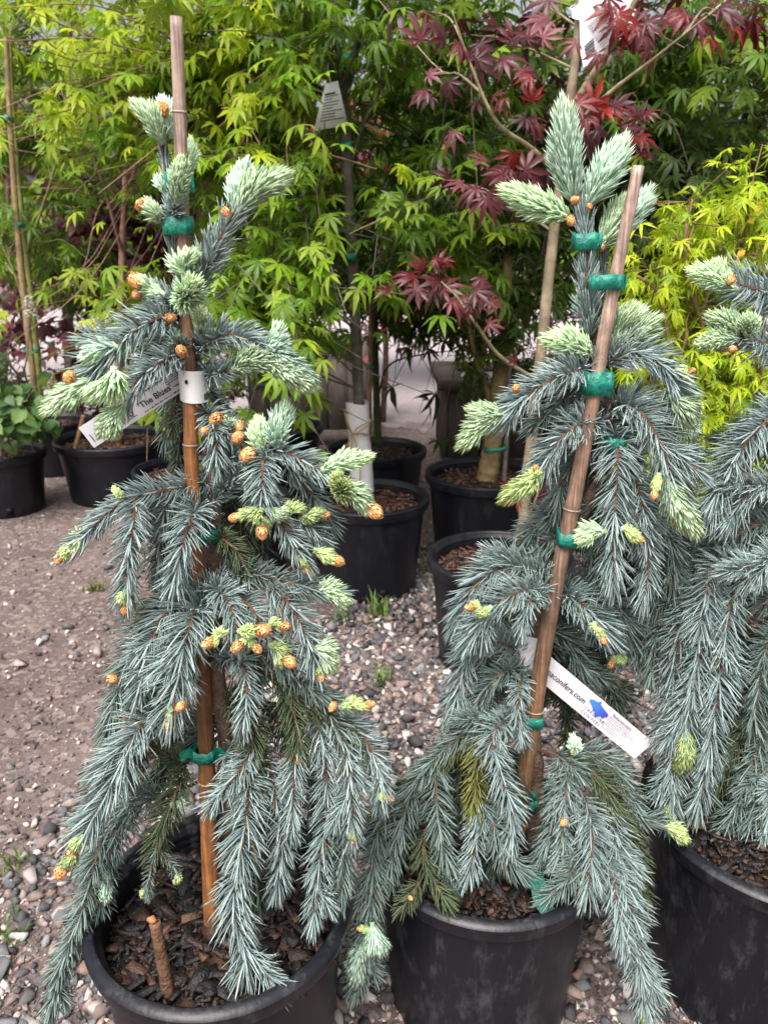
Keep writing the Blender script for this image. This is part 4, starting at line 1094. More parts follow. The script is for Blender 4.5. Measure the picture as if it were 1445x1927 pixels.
# sawn peg in the front left pot, small wooden bits
def peg():
    A = P(292, 1735, POT1[1] - .075); zz = POT1[2] + .01
    B = G(318, 1872, zz); A = P(292, 1735, B[1] + .01)
    path = spline([A, (A + B) / 2, B], 16); mb = MB()
    tube(mb, path, np.linspace(.0062, .0075, 16), 12, np.array([.13, .07, .045]) * rng.uniform(.8, 1.2, (16, 1)), rough=.04)
    t = thing('wooden_peg', B, 'short brown sawn peg standing in the mulch of the front left pot', 'peg')
    part('shaft', mb, M_bark, t, smooth=True)
    mb = MB(); v, tr = hull_mesh(14, .7, 1.2); mb.add(v * .006 + A + [-.003, 0, .004], tr, (.34, .15, .06)); part('split_end', mb, M_budcap, t)
peg()

# ------------------------------------------------------------------ printed tags
def quad_strip(mb, pts, th, c):
    """curved strip through rows of (top, bottom) points"""
    pts = np.asarray(pts, float); n = len(pts)
    v = pts.reshape(-1, 3); nrm = np.array([0, 1, 0]) * th
    tt = []
    for r in range(n - 1): A = 2 * r; tt += [(A, A + 1, A + 3), (A, A + 3, A + 2)]
    mb.add(v, tt, c); mb.add(v + nrm, np.array(tt)[:, ::-1], c)
    # edges
    m = len(v); e = []
    for r in range(n - 1):
        for k in (0, 1):
            a, b_ = 2 * r + k, 2 * r + 2 + k; e += [(a, b_, b_ + m), (a, b_ + m, a + m)]
    e += [(0, 1, 1 + m), (0, 1 + m, m), (m - 2, m - 1, m - 1 + m), (m - 2, m - 1 + m, 2 * m - 2)]
    mb.add(np.vstack([v, v + nrm]), e, c)

from mathutils import Matrix
INK = None
def ink_mat(name, c):
    m, nt, N, L, b = newmat(name); b.inputs['Base Color'].default_value = c + (1,); b.inputs['Roughness'].default_value = .6; return m
M_ink = ink_mat('black_ink', (.015, .015, .02)); M_inkgrey = ink_mat('grey_ink', (.07, .07, .09))
def lettering(parent, body, origin, u, v, size, mat, spacing=1.0, line=1.0, name='lettering', bold=0.0, align='LEFT'):
    cu = bpy.data.curves.new(name, 'FONT'); cu.body = body; cu.size = size; cu.space_character = spacing; cu.space_line = line
    cu.align_x = align; cu.offset = bold; cu.materials.append(mat); cu.resolution_u = 3
    tmp = bpy.data.objects.new(name, cu); me = bpy.data.meshes.new_from_object(tmp); bpy.data.objects.remove(tmp)
    o = bpy.data.objects.new(name, me); col.objects.link(o); o.parent = parent
    n = np.cross(u, v); off = ORIG.get(parent.name, np.zeros(3))
    M = Matrix(((u[0], v[0], n[0], origin[0] - off[0]), (u[1], v[1], n[1], origin[1] - off[1]), (u[2], v[2], n[2], origin[2] - off[2]), (0, 0, 0, 1)))
    o.matrix_local = M
    return o

def strip_tag():
    Y = .847
    A, B = P(990, 1229, Y), P(1211, 1413, Y + .004)
    u = norm(B - A); L = np.linalg.norm(B - A)
    n = norm(np.cross(u, np.array([0, 0, 1.]))); n = n if n[1] < 0 else -n          # towards the camera
    v = np.cross(n, u)
    hw = 25 * mpp(A)
    t = thing('plant_tag', A, 'long white printed strip with a blue logo hanging behind the slanting cane', 'plant tag', 'white plant tags')
    mb = MB()
    rows = []
    for f in np.linspace(0, 1, 24):
        bow = n * 0
        ww = hw * (1 + (.025 * math.sin(f * 60) if .45 < f < .62 else 0))
        rows.append((A + u * L * f + v * ww + bow, A + u * L * f - v * hw + bow))
    quad_strip(mb, rows, .0005, (.64, .62, .66))
    part('strip', mb, M_white, t)
    mb = MB()
    p1 = [(P(985, 1196, Y + .01), P(966, 1235, Y + .012)), (P(1002, 1200, Y + .003), P(975, 1240, Y + .004)), (P(1022, 1204, Y - .001), P(990, 1248, Y - .002))]
    quad_strip(mb, p1, .0005, (.60, .585, .63)); part('folded_end', mb, M_white, t)
    def at(x, y, lift=.0008):   # x along, y across, in pixels of the picture
        f = x * mpp(A) / L
        return A + u * x * mpp(A) + v * y * mpp(A) + n * lift
    s = mpp(A)
    lettering(t, 'carolinaconifers.com', at(20, -5, .0012), u, v, 16.8 * s, M_ink, bold=.00005)
    lettering(t, 'CAROLINA\nCONIFERS', at(168, -11, .0012), u, v, 8.8 * s, M_inkgrey, 1.35, 1.1)
    ins = ('1) Dig hole 2 times the width of the pot.\n2) Set top of root ball slightly above ground level.\n3) Combine planting mix and soil. Fill to ground level\n    and tamp. Surround with a 2" soil berm.\n4) Water and stake well.\n5) Add 1-2" layer of mulch. Check water level\n    frequently until established.')
    lettering(t, 'Planting Instructions', at(222, 15, .0012), u, v, 6.4 * s, M_ink, bold=.00003)
    lettering(t, ins, at(217, 8.5, .0012), u, v, 3.7 * s, M_inkgrey, 1, 1.15)
    # underline and divider
    for (x0, x1, y0, y1, nm) in ((222, 278, 13, 13.7, 'underline'), (213.0, 213.6, -19, 19, 'divider_line')):
        mb = MB(); mb.add([at(x0, y0), at(x1, y0), at(x1, y1), at(x0, y1)], [[0, 1, 2], [0, 2, 3]], (.15, .15, .17)); part(nm, mb, M_print, t)
    # emblem: long ragged state outline, sky blue to violet
    pts = [(0, .55), (.10, .70), (.22, .74), (.30, .80), (.36, .98), (.43, .80), (.60, .76), (.80, .74), (.97, .70), (1, .55), (.93, .42), (.97, .36), (.88, .28), (.80, .30), (.72, .08), (.66, .02), (.60, .14), (.52, .22), (.42, .20), (.36, .30), (.22, .38), (.12, .42), (.04, .45)]
    mb = MB(); vv, cc = [], []
    ang = R(-6)
    cpt = (.5, .5)
    for (x, y) in [cpt] + pts:
        X, Y_ = x * 54, (y - .5) * 33
        vv.append(at(163 + X * math.cos(ang) - Y_ * math.sin(ang), 9 + X * math.sin(ang) + Y_ * math.cos(ang), .0012))
        f = x; cc.append(np.array([.05, .25, .62]) * (1 - f) + np.array([.05, .04, .38]) * f)
    k = len(pts); mb.add(vv, [(0, 1 + (i + 1) % k, 1 + i) for i in range(k)], np.array(cc)); part('emblem', mb, M_print, t)
strip_tag()

def wrap_tag():
    Y = .752
    C = P(367, 722, Y - .005); s = mpp(C)
    t = thing('plant_tag', C, 'white tag wrapped round the left spruce stem, its printed tail running down left', 'plant tag', 'white plant tags')
    mb = MB(); rows = []
    for a in np.linspace(R(200), R(345), 20):
        x = C[0] + 27 * s * math.cos(a) * 1.0; y = C[1] + .024 * math.sin(a)
        dz = -.10 * (x - C[0])
        rows.append((np.array([x, y, C[2] + 30 * s + dz]), np.array([x, y, C[2] - 29 * s + dz])))
    quad_strip(mb, rows, .0005, (.78, .77, .79)); part('band', mb, M_white, t, smooth=True)
    for (x, y, w, h) in ((351, 719, 6, 8),):
        mb = MB(); a = R(238); p = P(x, y, C[1] - .0255)
        th = np.linspace(0, 6.28, 14, endpoint=False)
        mb.add([p] + [p + np.array([w * .5 * s * math.cos(q), 0, h * .5 * s * math.sin(q)]) for q in th], [(0, 1 + i, 1 + (i + 1) % 14) for i in range(14)], (.01, .01, .01)); part('punched_hole', mb, M_print, t)
    mb = MB(); rr = []
    p = [P(x, y, C[1] - .0215) for x, y in ((384, 742), (392, 736), (393, 752), (385, 753))]
    mb.add(p, [[0, 1, 2], [0, 2, 3]], (.02, .025, .02)); part('slot', mb, M_print, t)
    # tail
    A = P(338, 712, Y - .002); B = P(163, 824, Y - .030)
    u = norm(A - B); L = np.linalg.norm(A - B)
    n = norm(np.cross(u, np.array([0, 0, 1.]))); n = n if n[1] < 0 else -n
    v = np.cross(n, u); v = v if v[2] > 0 else -v
    hw = 23 * mpp((A + B) / 2)
    mb = MB(); quad_strip(mb, [(B + u * L * f + v * hw, B + u * L * f - v * hw) for f in np.linspace(0, 1, 12)], .0005, (.60, .59, .62)); part('tail_strip', mb, M_white, t)  # tail in a darker white than the band, shade put into its colour
    s2 = mpp((A + B) / 2)
    at = lambda x, y: B + u * x * s2 + v * y * s2 + n * .0012
    lettering(t, "'The Blues'", at(112, -9), u, v, 16.5 * s2, M_ink, bold=.00022)
    lettering(t, '00', at(80, -12), u, v, 17 * s2, M_ink, bold=.0002)
    k = 0
    def dash(x0, x1, y, h):
        mb.add([at(x0, y), at(x1, y), at(x1, y + h), at(x0, y + h)], [[0, 1, 2], [0, 2, 3]], (.05, .05, .06))
    mb = MB()
    dash(78, 102, -15, 1.2)
    for (x0, x1, y, h) in ((115, 200, -19, 3), (120, 178, 13, 5), (8, 9.5, -14, 20)):
        x = x0
        while x < x1:
            w = rng.uniform(1.2, 5); dash(x, min(x + w, x1), y + rng.uniform(-.3, .3), h * rng.uniform(.5, 1)); x += w + rng.uniform(.8, 2)
    for q in range(5):
        x = 178
        while x < 205:
            w = rng.uniform(1.5, 5); dash(x, x + w, 2 + q * 4, 1.6); x += w + 1.5
    part('fine_print', mb, M_print, t, kind='stuff')
wrap_tag()

# ------------------------------------------------------------------ maples and other leafy plants
def lobe_leaf(n_lobes=7, wid=.17, spread=118, droop=.22, lens=None, curl=.0, detail=True):
    v = [(0, 0, 0)]; t = []
    angs = np.linspace(-spread, spread, n_lobes)
    for a in angs:
        f = abs(a) / spread
        Ln = (1 - .5 * f ** 1.6) if lens is None else lens[int(round(f * (n_lobes // 2)))]
        Ln *= rng.uniform(.93, 1.05); a = math.radians(a + rng.normal(0, 3))
        d = np.array([math.cos(a), math.sin(a), 0]); s = np.array([-d[1], d[0], 0])
        secs = ((.2, .6), (.58, 1.0)) if detail else ((.45, 1.0),)
        b0 = len(v); cv = rng.normal(0, curl)
        for (x, w) in secs:
            c = d * x * Ln + s * cv * x * x; z = -droop * (x * Ln) ** 2
            hw = wid * w * Ln
            v += [tuple(c + s * hw + [0, 0, z + .03]), tuple(c + [0, 0, z]), tuple(c - s * hw + [0, 0, z + .03])] if detail else [tuple(c + s * hw + [0, 0, z]), tuple(c - s * hw + [0, 0, z])]
        v.append(tuple(d * Ln + s * cv + [0, 0, -droop * Ln * Ln * 1.25])); e = len(v) - 1
        if detail:
            t += [(0, b0 + 1, b0), (0, b0 + 2, b0 + 1)]
            for q in range(1):
                A = b0 + 3 * q
                t += [(A, A + 1, A + 4), (A, A + 4, A + 3), (A + 1, A + 2, A + 5), (A + 1, A + 5, A + 4)]
            A = b0 + 3; t += [(A, A + 1, e), (A + 1, A + 2, e)]
        else:
            t += [(0, b0 + 1, b0), (b0, b0 + 1, e)]
    v = np.array(v); v = v + np.array([.25, 0, 0])          # the stalk end sits at the origin
    v = np.vstack([v, [0, .008, .02], [0, -.008, .02]]); k = len(v)
    t.append((k - 2, k - 1, 0))
    return v, np.array(t)
def ovate_leaf():
    v, t = [], []
    xs = np.linspace(0, 1, 6); ws = [.0, .26, .36, .30, .16, 0]
    for x, w in zip(xs, ws):
        z = -.25 * x * x
        v += [(x, w, z + .05), (x, 0, z), (x, -w, z + .05)]
    for q in range(5):
        A = 3 * q; t += [(A, A + 1, A + 4), (A, A + 4, A + 3), (A + 1, A + 2, A + 5), (A + 1, A + 5, A + 4)]
    return np.array(v), np.array(t)
SHAPES = {'maple': [lobe_leaf(7, .125, 115, rng.uniform(.1, .75), curl=.06) for _ in range(9)],
          'fine': [lobe_leaf(7, .095, 105, rng.uniform(.2, .5), curl=.12) for _ in range(5)],
          'lace': [lobe_leaf(7, .105, 105, rng.uniform(.3, .9), curl=.28) for _ in range(7)],
          'far': [lobe_leaf(5, .22, 95, .25, detail=False) for _ in range(4)],
          'ovate': [ovate_leaf()]}
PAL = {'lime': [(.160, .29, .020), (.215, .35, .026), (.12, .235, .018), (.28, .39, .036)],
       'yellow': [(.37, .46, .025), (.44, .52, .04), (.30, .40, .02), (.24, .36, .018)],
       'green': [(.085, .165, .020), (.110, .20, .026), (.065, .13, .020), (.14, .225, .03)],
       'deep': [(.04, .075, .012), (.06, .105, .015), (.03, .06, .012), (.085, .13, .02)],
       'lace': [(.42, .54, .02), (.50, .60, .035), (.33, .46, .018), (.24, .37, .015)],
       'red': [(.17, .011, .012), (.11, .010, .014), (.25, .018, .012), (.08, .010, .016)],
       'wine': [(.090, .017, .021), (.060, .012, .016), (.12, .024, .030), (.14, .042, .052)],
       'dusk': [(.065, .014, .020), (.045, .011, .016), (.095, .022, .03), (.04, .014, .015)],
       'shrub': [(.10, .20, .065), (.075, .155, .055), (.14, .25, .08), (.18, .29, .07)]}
LEAFMESH = {}
def leaf_meshes(shape, pal, mat):
    k = (shape, pal)
    if k not in LEAFMESH:
        L = []
        for i in range(16):
            v, t = SHAPES[shape][i % len(SHAPES[shape])]; mb = MB()
            c = np.array(PAL[pal][i % 4]); mb.add(v, t, c); L.append(mb.mesh('leaf', mat, True))
        LEAFMESH[k] = L
    return LEAFMESH[k]

def leaf_frame(dirv, nrm):
    x = norm(dirv); z = norm(nrm - (nrm * x).sum(-1, keepdims=True) * x); y = np.cross(z, x)
    return np.stack([x, y, z], -1)

# gaps the growth leaves open: picture box, up to which distance, how thoroughly
CLEAR = [(560, 950, 830, 1180, 9, 1), (632, 90, 694, 780, 2.45, .72), (585, 145, 660, 255, 2.6, .85), (0, 60, 80, 720, 3.45, .85), (30, 535, 85, 610, 3.6, 1), (700, 640, 860, 830, 9, .9), (1015, 420, 1050, 660, 2.0, .8),
         (600, 690, 840, 960, 2.6, 1), (90, 320, 340, 490, 3.2, .72), (90, 490, 440, 640, 2.95, .35), (300, 330, 380, 640, 2.95, .5), (600, 660, 700, 800, 3.3, .7), (440, 690, 690, 830, 2.6, .4), (680, 540, 720, 860, 3.0, .7), (930, 680, 1000, 900, 2.7, .9), (1085, -20, 1200, 130, 2.0, .5), (1075, -20, 1200, 130, 9, .0)]
class Maple:
    def __init__(self, base, label, cat='maple', group=None, name='maple_tree', mat=None, bark=(.10, .085, .06)):
        self.t = thing(name, base, label, cat, group); self.mat = mat or M_leaf; self.bark = np.array(bark)
        self.paths = []; self.F, self.O, self.S, self.C, self.K = [], [], [], [], []
        self.tw = MB(); self.has_tw = False; self.nkeep = 0
    def stem(self, pts, r0, r1, name='trunk', c=None, n=40):
        w = spline(np.array(pts), n); mb = MB()
        cc = (np.array(c) if c is not None else self.bark) * rng.uniform(.75, 1.25, (n, 1))
        tube(mb, w, np.linspace(r0, r1, n), 10, cc, rough=.05)
        part(name, mb, M_trunk, self.t, smooth=True); self.paths.append(w)
        return w
    def spray(self, c, size, n, pal, droop=.3, reach=.28, twig=True, face=0.0, up=1.0):
        """a flat layer of leaves at the end of a twig"""
        qq = proj(c)[0]
        for (x0, y0, x1, y1, Yc_, pr) in CLEAR:
            if x0 < qq[0] < x1 and y0 < qq[1] < y1 and c[1] < Yc_ and rng.uniform() < pr * .9: return
        if self.paths:
            allp = np.concatenate(self.paths); d = np.linalg.norm(allp - c - np.array([0, 0, -.1]), axis=1); s = allp[int(np.argmin(d))]
        else: s = c + np.array([0, .3, -.1])
        v = c - s; L = np.linalg.norm(v)
        out = norm(v * np.array([1, 1, .25]) + rng.normal(0, .15, 3))
        if L > .9: s = c - out * .7 - np.array([0, 0, .1])
        mid = (s + c) / 2 + np.array([0, 0, .06 * min(L, 1)])
        tp = spline([s, mid, c, c + out * reach + np.array([0, 0, -droop * reach * .6])], 11)
        if twig:
            tube(self.tw, tp, np.linspace(.0032, .0011, 11), 4, self.bark * rng.uniform(.8, 1.3), cap=False); self.has_tw = True
        k = rng.integers(3, 11, n); side = rng.choice([-1.0, 1.0], n)
        base = tp[k] + rng.normal(0, .022, (n, 3)) * np.array([1.4, 1.4, .8])
        lat = np.cross(out, [0, 0, 1.]); lat = norm(lat)
        d = norm(out * rng.uniform(.1, 1, (n, 1)) + lat * side[:, None] * rng.uniform(.3, 1.0, (n, 1)) + np.array([0, 0, -1]) * (droop + rng.normal(0, .18, (n, 1))))
        nr = norm(np.array([0, 0, up]) + rng.normal(0, .30, (n, 3)) + np.array([0, -1, 0]) * face * .6)
        F = leaf_frame(d, nr); s_ = size * rng.uniform(.7, 1.2, n)
        self.F.append(F); self.O.append(base); self.S.append(s_); self.K.append(np.array([pal] * n, dtype=object))
    def one(self, c, size, pal, d, nrm):
        self.F.append(leaf_frame(np.array([d], float), np.array([nrm], float))); self.O.append(np.array([c])); self.S.append(np.array([size])); self.K.append(np.array([pal], dtype=object))
    def region(self, x0, y0, x1, y1, Ya, Yb, n, size, per, pal, **kw):
        for i in range(n):
            p = P(rng.uniform(x0, x1), rng.uniform(y0, y1), rng.uniform(Ya, Yb))
            self.spray(p, size, per, pal if isinstance(pal, str) else random.choice(pal), **kw)
    def finish(self, shape, n_obj):
        if self.has_tw: part('twigs', self.tw, M_trunk, self.t, smooth=True, kind='stuff')
        if not self.O: return
        F = np.concatenate(self.F); O = np.concatenate(self.O); S = np.concatenate(self.S); K = np.concatenate(self.K)
        q = proj(O + F[:, :, 0] * (S * .6)[:, None]); keep = np.ones(len(O), bool)
        for (x0, y0, x1, y1, Yc_, pr) in CLEAR:
            hit = (q[:, 0] > x0) & (q[:, 0] < x1) & (q[:, 1] > y0) & (q[:, 1] < y1) & (O[:, 1] < Yc_)
            keep &= ~(hit & (rng.uniform(0, 1, len(O)) < pr))
        keep[:self.nkeep] = True
        F, O, S, K = F[keep], O[keep], S[keep], K[keep]
        q = proj(O + F[:, :, 0] * (S * .5)[:, None]); vis = (q[:, 0] > -30) & (q[:, 0] < 1475) & (q[:, 1] > -30) & (q[:, 1] < 1927)
        score = np.where(vis, S / q[:, 2] + .02 * (q[:, 2].max() - q[:, 2]), -1)
        order = np.argsort(-score); obj = order[:n_obj]; rest = order[n_obj:]
        off = ORIG[self.t.name]
        for i in obj:
            if score[i] < 0: continue
            me = leaf_meshes(shape, K[i], self.mat)[rng.integers(0, 16)]
            o = bpy.data.objects.new('leaf', me); col.objects.link(o); o.parent = self.t
            f = F[i] * S[i]; l = O[i] - off
            o.matrix_local = Matrix(((f[0, 0], f[0, 1], f[0, 2], l[0]), (f[1, 0], f[1, 1], f[1, 2], l[1]), (f[2, 0], f[2, 1], f[2, 2], l[2]), (0, 0, 0, 1)))
        if len(rest):
            mb = MB(); var = SHAPES[shape]; r = rng.integers(0, len(var), len(rest))
            C = np.array([np.array(PAL[K[i]][rng.integers(0, 4)]) for i in rest]) * rng.uniform(.75, 1.25, (len(rest), 1))
            for k in range(len(var)):
                s = np.where(r == k)[0]; i = rest[s]
                if len(i): instances(mb, var[k][0], var[k][1], np.zeros(len(var[k][0])), F[i] * S[i][:, None, None], O[i], C[s], C[s])
            part('foliage', mb, self.mat, self.t, smooth=True, kind='stuff')

MG = 'Japanese maples in nursery pots'
# the maple with the white sleeve
m = Maple(POT4, 'green maple in the centre with a white trunk sleeve and a hanging tag', group=MG, bark=(.085, .075, .06))
Yc = POT4[1]
m.stem([P(680, 940, Yc), P(676, 780, Yc), P(667, 560, Yc), P(654, 320, Yc), P(648, 190, Yc)], .018, .015)
m.stem([P(648, 200, Yc), P(636, 90, Yc), P(626, -20, Yc), P(620, -120, Yc)], .011, .006, 'limb')
m.stem([P(648, 195, Yc), P(665, 110, Yc), P(690, 20, Yc - .02), P(720, -80, Yc - .05)], .012, .007, 'limb', c=(.05, .07, .03))
m.stem([P(640, 195, Yc - .01), P(622, 120, Yc - .02), P(610, 40, Yc - .02), P(604, -60, Yc)], .009, .006, 'limb', c=(.05, .07, .03))
m.stem([P(655, 320, Yc), P(690, 220, Yc + .05), P(745, 130, Yc + .1), P(820, 80, Yc + .15)], .007, .004, 'limb')
m.stem([P(660, 430, Yc), P(560, 470, Yc - .1), P(480, 560, Yc - .2)], .006, .003, 'limb')
m.stem([P(660, 430, Yc), P(760, 430, Yc - .1), P(860, 470, Yc - .15)], .006, .003, 'limb')
m.region(380, 430, 620, 640, 1.9, 2.35, 44, .059, 12, 'lime', face=.3)
m.region(400, 620, 620, 770, 2.0, 2.4, 14, .059, 12, 'lime', face=.5, droop=.7)
m.region(540, 160, 640, 420, 2.0, 2.3, 9, .059, 10, ['lime', 'green'], face=.3)
m.region(690, 330, 930, 560, 2.0, 2.5, 29, .059, 12, ['lime', 'lime', 'green'], face=.3)
m.region(450, -20, 950, 160, 2.1, 2.7, 39, .060, 12, ['lime', 'green'], face=.2)
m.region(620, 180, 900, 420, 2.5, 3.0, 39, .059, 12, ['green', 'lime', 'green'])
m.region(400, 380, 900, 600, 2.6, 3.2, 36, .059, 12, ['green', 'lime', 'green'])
m.region(350, -420, 1000, -20, 2.0, 3.0, 24, .076, 12, ['lime', 'green'], twig=False)  # unseen crown above the view, added to block sky light from the leaves below
m.finish('maple', 280)

# upper left golden green maple
m = Maple(POT9, 'yellow green maple filling the upper left, pink trunk in the wide pot', group=MG, bark=(.22, .12, .09))
Ya = POT9[1]
m.stem([P(224, 832, Ya), P(226, 700, Ya), P(230, 520, Ya), P(238, 330, Ya), P(260, 180, Ya)], .02, .010)
m.stem([P(236, 380, Ya), P(300, 200, Ya - .2), P(420, 90, Ya - .5), P(520, 20, Ya - .6)], .010, .005, 'limb')
m.stem([P(232, 480, Ya), P(180, 300, Ya - .2), P(110, 160, Ya - .4)], .008, .004, 'limb')
m.stem([P(240, 330, Ya), P(330, 260, Ya - .3), P(460, 180, Ya - .6), P(560, 150, Ya - .7)], .008, .004, 'limb')
m.region(150, -20, 620, 120, 2.3, 2.9, 57, .060, 12, 'yellow', face=.15)
m.region(120, 90, 640, 300, 2.2, 2.9, 62, .060, 12, ['yellow', 'lime', 'lime'], face=.2)
m.region(90, 280, 330, 460, 2.4, 2.9, 21, .059, 11, ['yellow', 'lime', 'green'])
m.region(350, 250, 560, 460, 2.5, 3.0, 23, .059, 12, ['lime', 'green'])
m.region(110, 480, 330, 610, 2.3, 2.7, 18, .057, 10, ['yellow', 'yellow', 'lime'], face=.4)
m.region(130, 740, 300, 800, 2.9, 3.2, 4, .046, 6, ['yellow', 'lime'], face=.3)
m.region(50, -450, 640, -20, 2.3, 3.2, 24, .076, 12, ['yellow', 'lime'], twig=False)  # leaves overhead out of view, put in to hold back sky light
m.region(200, 100, 560, 420, 3.1, 3.6, 39, .063, 12, ['green', 'lime'], twig=False)
m.finish('maple', 280)

# red leaved maple
m = Maple(POT7, 'maple with scarlet and purple leaves right of centre, smooth pale trunk', group=MG, mat=M_leafred, bark=(.24, .20, .12))
Yr = POT7[1]
m.stem([P(968, 1050, Yr), P(985, 985, Yr), P(988, 930, Yr), P(1003, 800, Yr), P(1020, 640, Yr), P(1040, 450, Yr), P(1060, 300, Yr), P(1072, 190, Yr), P(1085, 90, Yr), P(1095, -40, Yr)], .0165, .009, c=(.24, .19, .13))
m.stem([P(1074, 210, Yr), P(1110, 150, Yr - .03), P(1160, 70, Yr - .05), P(1210, -30, Yr - .08)], .010, .006, 'limb')
m.stem([P(1050, 330, Yr), P(1000, 280, Yr - .05), P(935, 230, Yr - .1), P(888, 130, Yr - .12), P(850, 20, Yr - .15)], .007, .0015, 'limb')
m.stem([P(1070, 250, Yr), P(1140, 180, Yr - .05), P(1230, 110, Yr - .1), P(1330, 30, Yr - .15)], .006, .0015, 'limb')
m.stem([P(1000, 710, Yr), P(940, 670, Yr - .05), P(895, 610, Yr - .1), P(860, 560, Yr - .12), P(830, 530, Yr - .12)], .0055, .0012, 'limb')
m.stem([P(985, 1000, Yr), P(1000, 960, Yr - .06), P(1015, 920, Yr - .08)], .004, .002, 'limb')
def redleaf2(x, y, dy, px, pal, ang, tilt):
    c = P(x, y, Yr + dy); s = px * mpp(c) / 1.1
    a = R(ang); d = np.array([math.cos(a), -.25, math.sin(a)])
    m.one(c - norm(d) * s * .5, s, pal, d, np.array([rng.normal(0, .3), -1 * tilt, .7 + rng.normal(0, .2)]))
for x, y, px, pal, ang, tl in [(1000, 178, 62, 'red', 95, 1), (945, 205, 60, 'red', 160, .3), (1120, 185, 90, 'red', 70, 1), (1150, 205, 80, 'red', 20, .6), (1105, 225, 70, 'red', 200, .5), (1180, 232, 70, 'red', 45, .9), (1215, 260, 70, 'red', -10, .5),
        (1130, 250, 60, 'wine', -40, .7), (1165, 260, 60, 'red', 200, .6), (980, 225, 60, 'wine', 190, .6), (1010, 245, 60, 'wine', 250, .6), (1045, 215, 50, 'wine', 120, .6), (1075, 85, 60, 'wine', 200, .7),
        (1140, 20, 90, 'red', 180, .8), (1175, 32, 90, 'red', -10, .8), (1155, 60, 70, 'red', -90, 1), (1230, 40, 90, 'wine', 10, .5), (1320, 45, 100, 'wine', -20, .6), (1020, 10, 100, 'wine', 220, .6), (1370, 10, 100, 'wine', 20, .5), (1280, 30, 70, 'red', 190, .5),
        (830, 60, 90, 'dusk', 100, .7), (870, 90, 80, 'wine', -40, .8), (800, 185, 80, 'dusk', 190, .6), (845, 165, 70, 'dusk', -90, .8), (905, 120, 90, 'wine', -30, .7), (960, 110, 90, 'dusk', 10, .6), (1000, 60, 80, 'wine', 60, .7), (990, 140, 80, 'wine', -50, .6), (930, 40, 80, 'wine', 120, .5),
        (905, 300, 70, 'wine', 150, .6), (945, 320, 90, 'red', 190, .8), (1000, 310, 90, 'wine', 40, .8), (965, 345, 80, 'wine', -30, .7), (885, 360, 80, 'dusk', 200, .6), (920, 385, 90, 'dusk', -60, .8), (1005, 350, 60, 'dusk', -20, .7), (860, 345, 70, 'wine', 180, .5), (1060, 300, 60, 'wine', 40, .6),
        (770, 520, 70, 'red', 165, .5), (790, 500, 60, 'red', 110, .6), (815, 525, 80, 'wine', 150, .6), (845, 540, 80, 'wine', 20, .7), (860, 570, 80, 'wine', -15, .6), (805, 555, 80, 'wine', 205, .7), (905, 550, 80, 'wine', 0, .7), (890, 580, 60, 'wine', -60, .7), (930, 570, 60, 'wine', -20, .7), (825, 490, 50, 'red', 80, .7),
        (965, 678, 40, 'red', 150, .6), (1015, 930, 46, 'red', 90, 1), (955, 915, 44, 'red', 150, .7), (970, 945, 40, 'red', 210, .8), (1010, 955, 40, 'red', -40, 1), (1000, 985, 36, 'red', -80, 1), (1040, 610, 40, 'dusk', 30, .8), (1110, 265, 60, 'dusk', -80, .6), (1205, 215, 60, 'wine', 80, .6)]:
    redleaf2(x, y, -.08 + rng.normal(0, .05), px * .66, pal, ang, tl)
    if pal == 'red' and y < 640: redleaf2(x + rng.normal(0, 30), y + rng.normal(0, 20), -.1 + rng.normal(0, .05), px * .55, 'red', ang + rng.normal(0, 70), tl)
    if y < 640 and px > 45: redleaf2(x + rng.normal(0, 26), y + rng.normal(0, 22), -.02 + rng.normal(0, .06), px * .62, 'wine' if rng.uniform() < .75 else pal, ang + rng.normal(0, 60), tl)
m.nkeep = len(m.O)
m.region(780, 0, 1000, 200, Yr, Yr + .3, 4, .065, 5, ['dusk', 'wine'], face=.5)
m.region(1000, -30, 1445, 60, Yr - .05, Yr + .3, 6, .07, 5, ['wine', 'wine', 'red'], face=.5)
m.region(850, 280, 1040, 390, Yr, Yr + .2, 2, .065, 5, ['dusk', 'wine'], face=.5)
m.finish('maple', 220)

# lace leaf maple at right
m = Maple(P(1330, 1150, 1.75) * [1, 1, 0], 'chartreuse lace leaf maple at the right edge above the far right spruce', group=MG, bark=(.15, .10, .04))
Yl = 1.7
base = np.array([P(1350, 1000, Yl)[0], Yl, .25])
m.stem([base, P(1390, 760, Yl), P(1385, 700, Yl), P(1375, 560, Yl), P(1400, 450, Yl - .05), P(1404, 380, Yl - .05)], .008, .003, c=(.16, .17, .04))
m.stem([base, P(1345, 800, Yl), P(1330, 650, Yl - .05), P(1290, 520, Yl - .1), P(1290, 420, Yl - .1)], .007, .003, 'limb')
m.stem([base, P(1310, 850, Yl), P(1270, 700, Yl - .1), P(1240, 560, Yl - .1), P(1200, 520, Yl - .1)], .006, .003, 'limb')
m.stem([base, P(1400, 860, Yl), P(1430, 700, Yl - .1), P(1440, 560, Yl - .1)], .006, .003, 'limb')
lk = dict(face=.45, droop=.5, reach=.14)
for (x0, y0, x1, y1, n) in ((1200, 500, 1290, 560, 6), (1260, 420, 1330, 470, 4), (1290, 375, 1320, 410, 3), (1380, 360, 1440, 400, 5), (1330, 430, 1445, 520, 5), (1260, 560, 1350, 640, 10), (1240, 640, 1445, 760, 26), (1280, 740, 1445, 880, 24), (1300, 820, 1400, 900, 6)):
    m.region(x0, y0, x1, y1, Yl - .12, Yl + .15, int(n * 1.9), .033, 12, ['lace', 'lace', 'lace'], **lk)
m.finish('lace', 260)

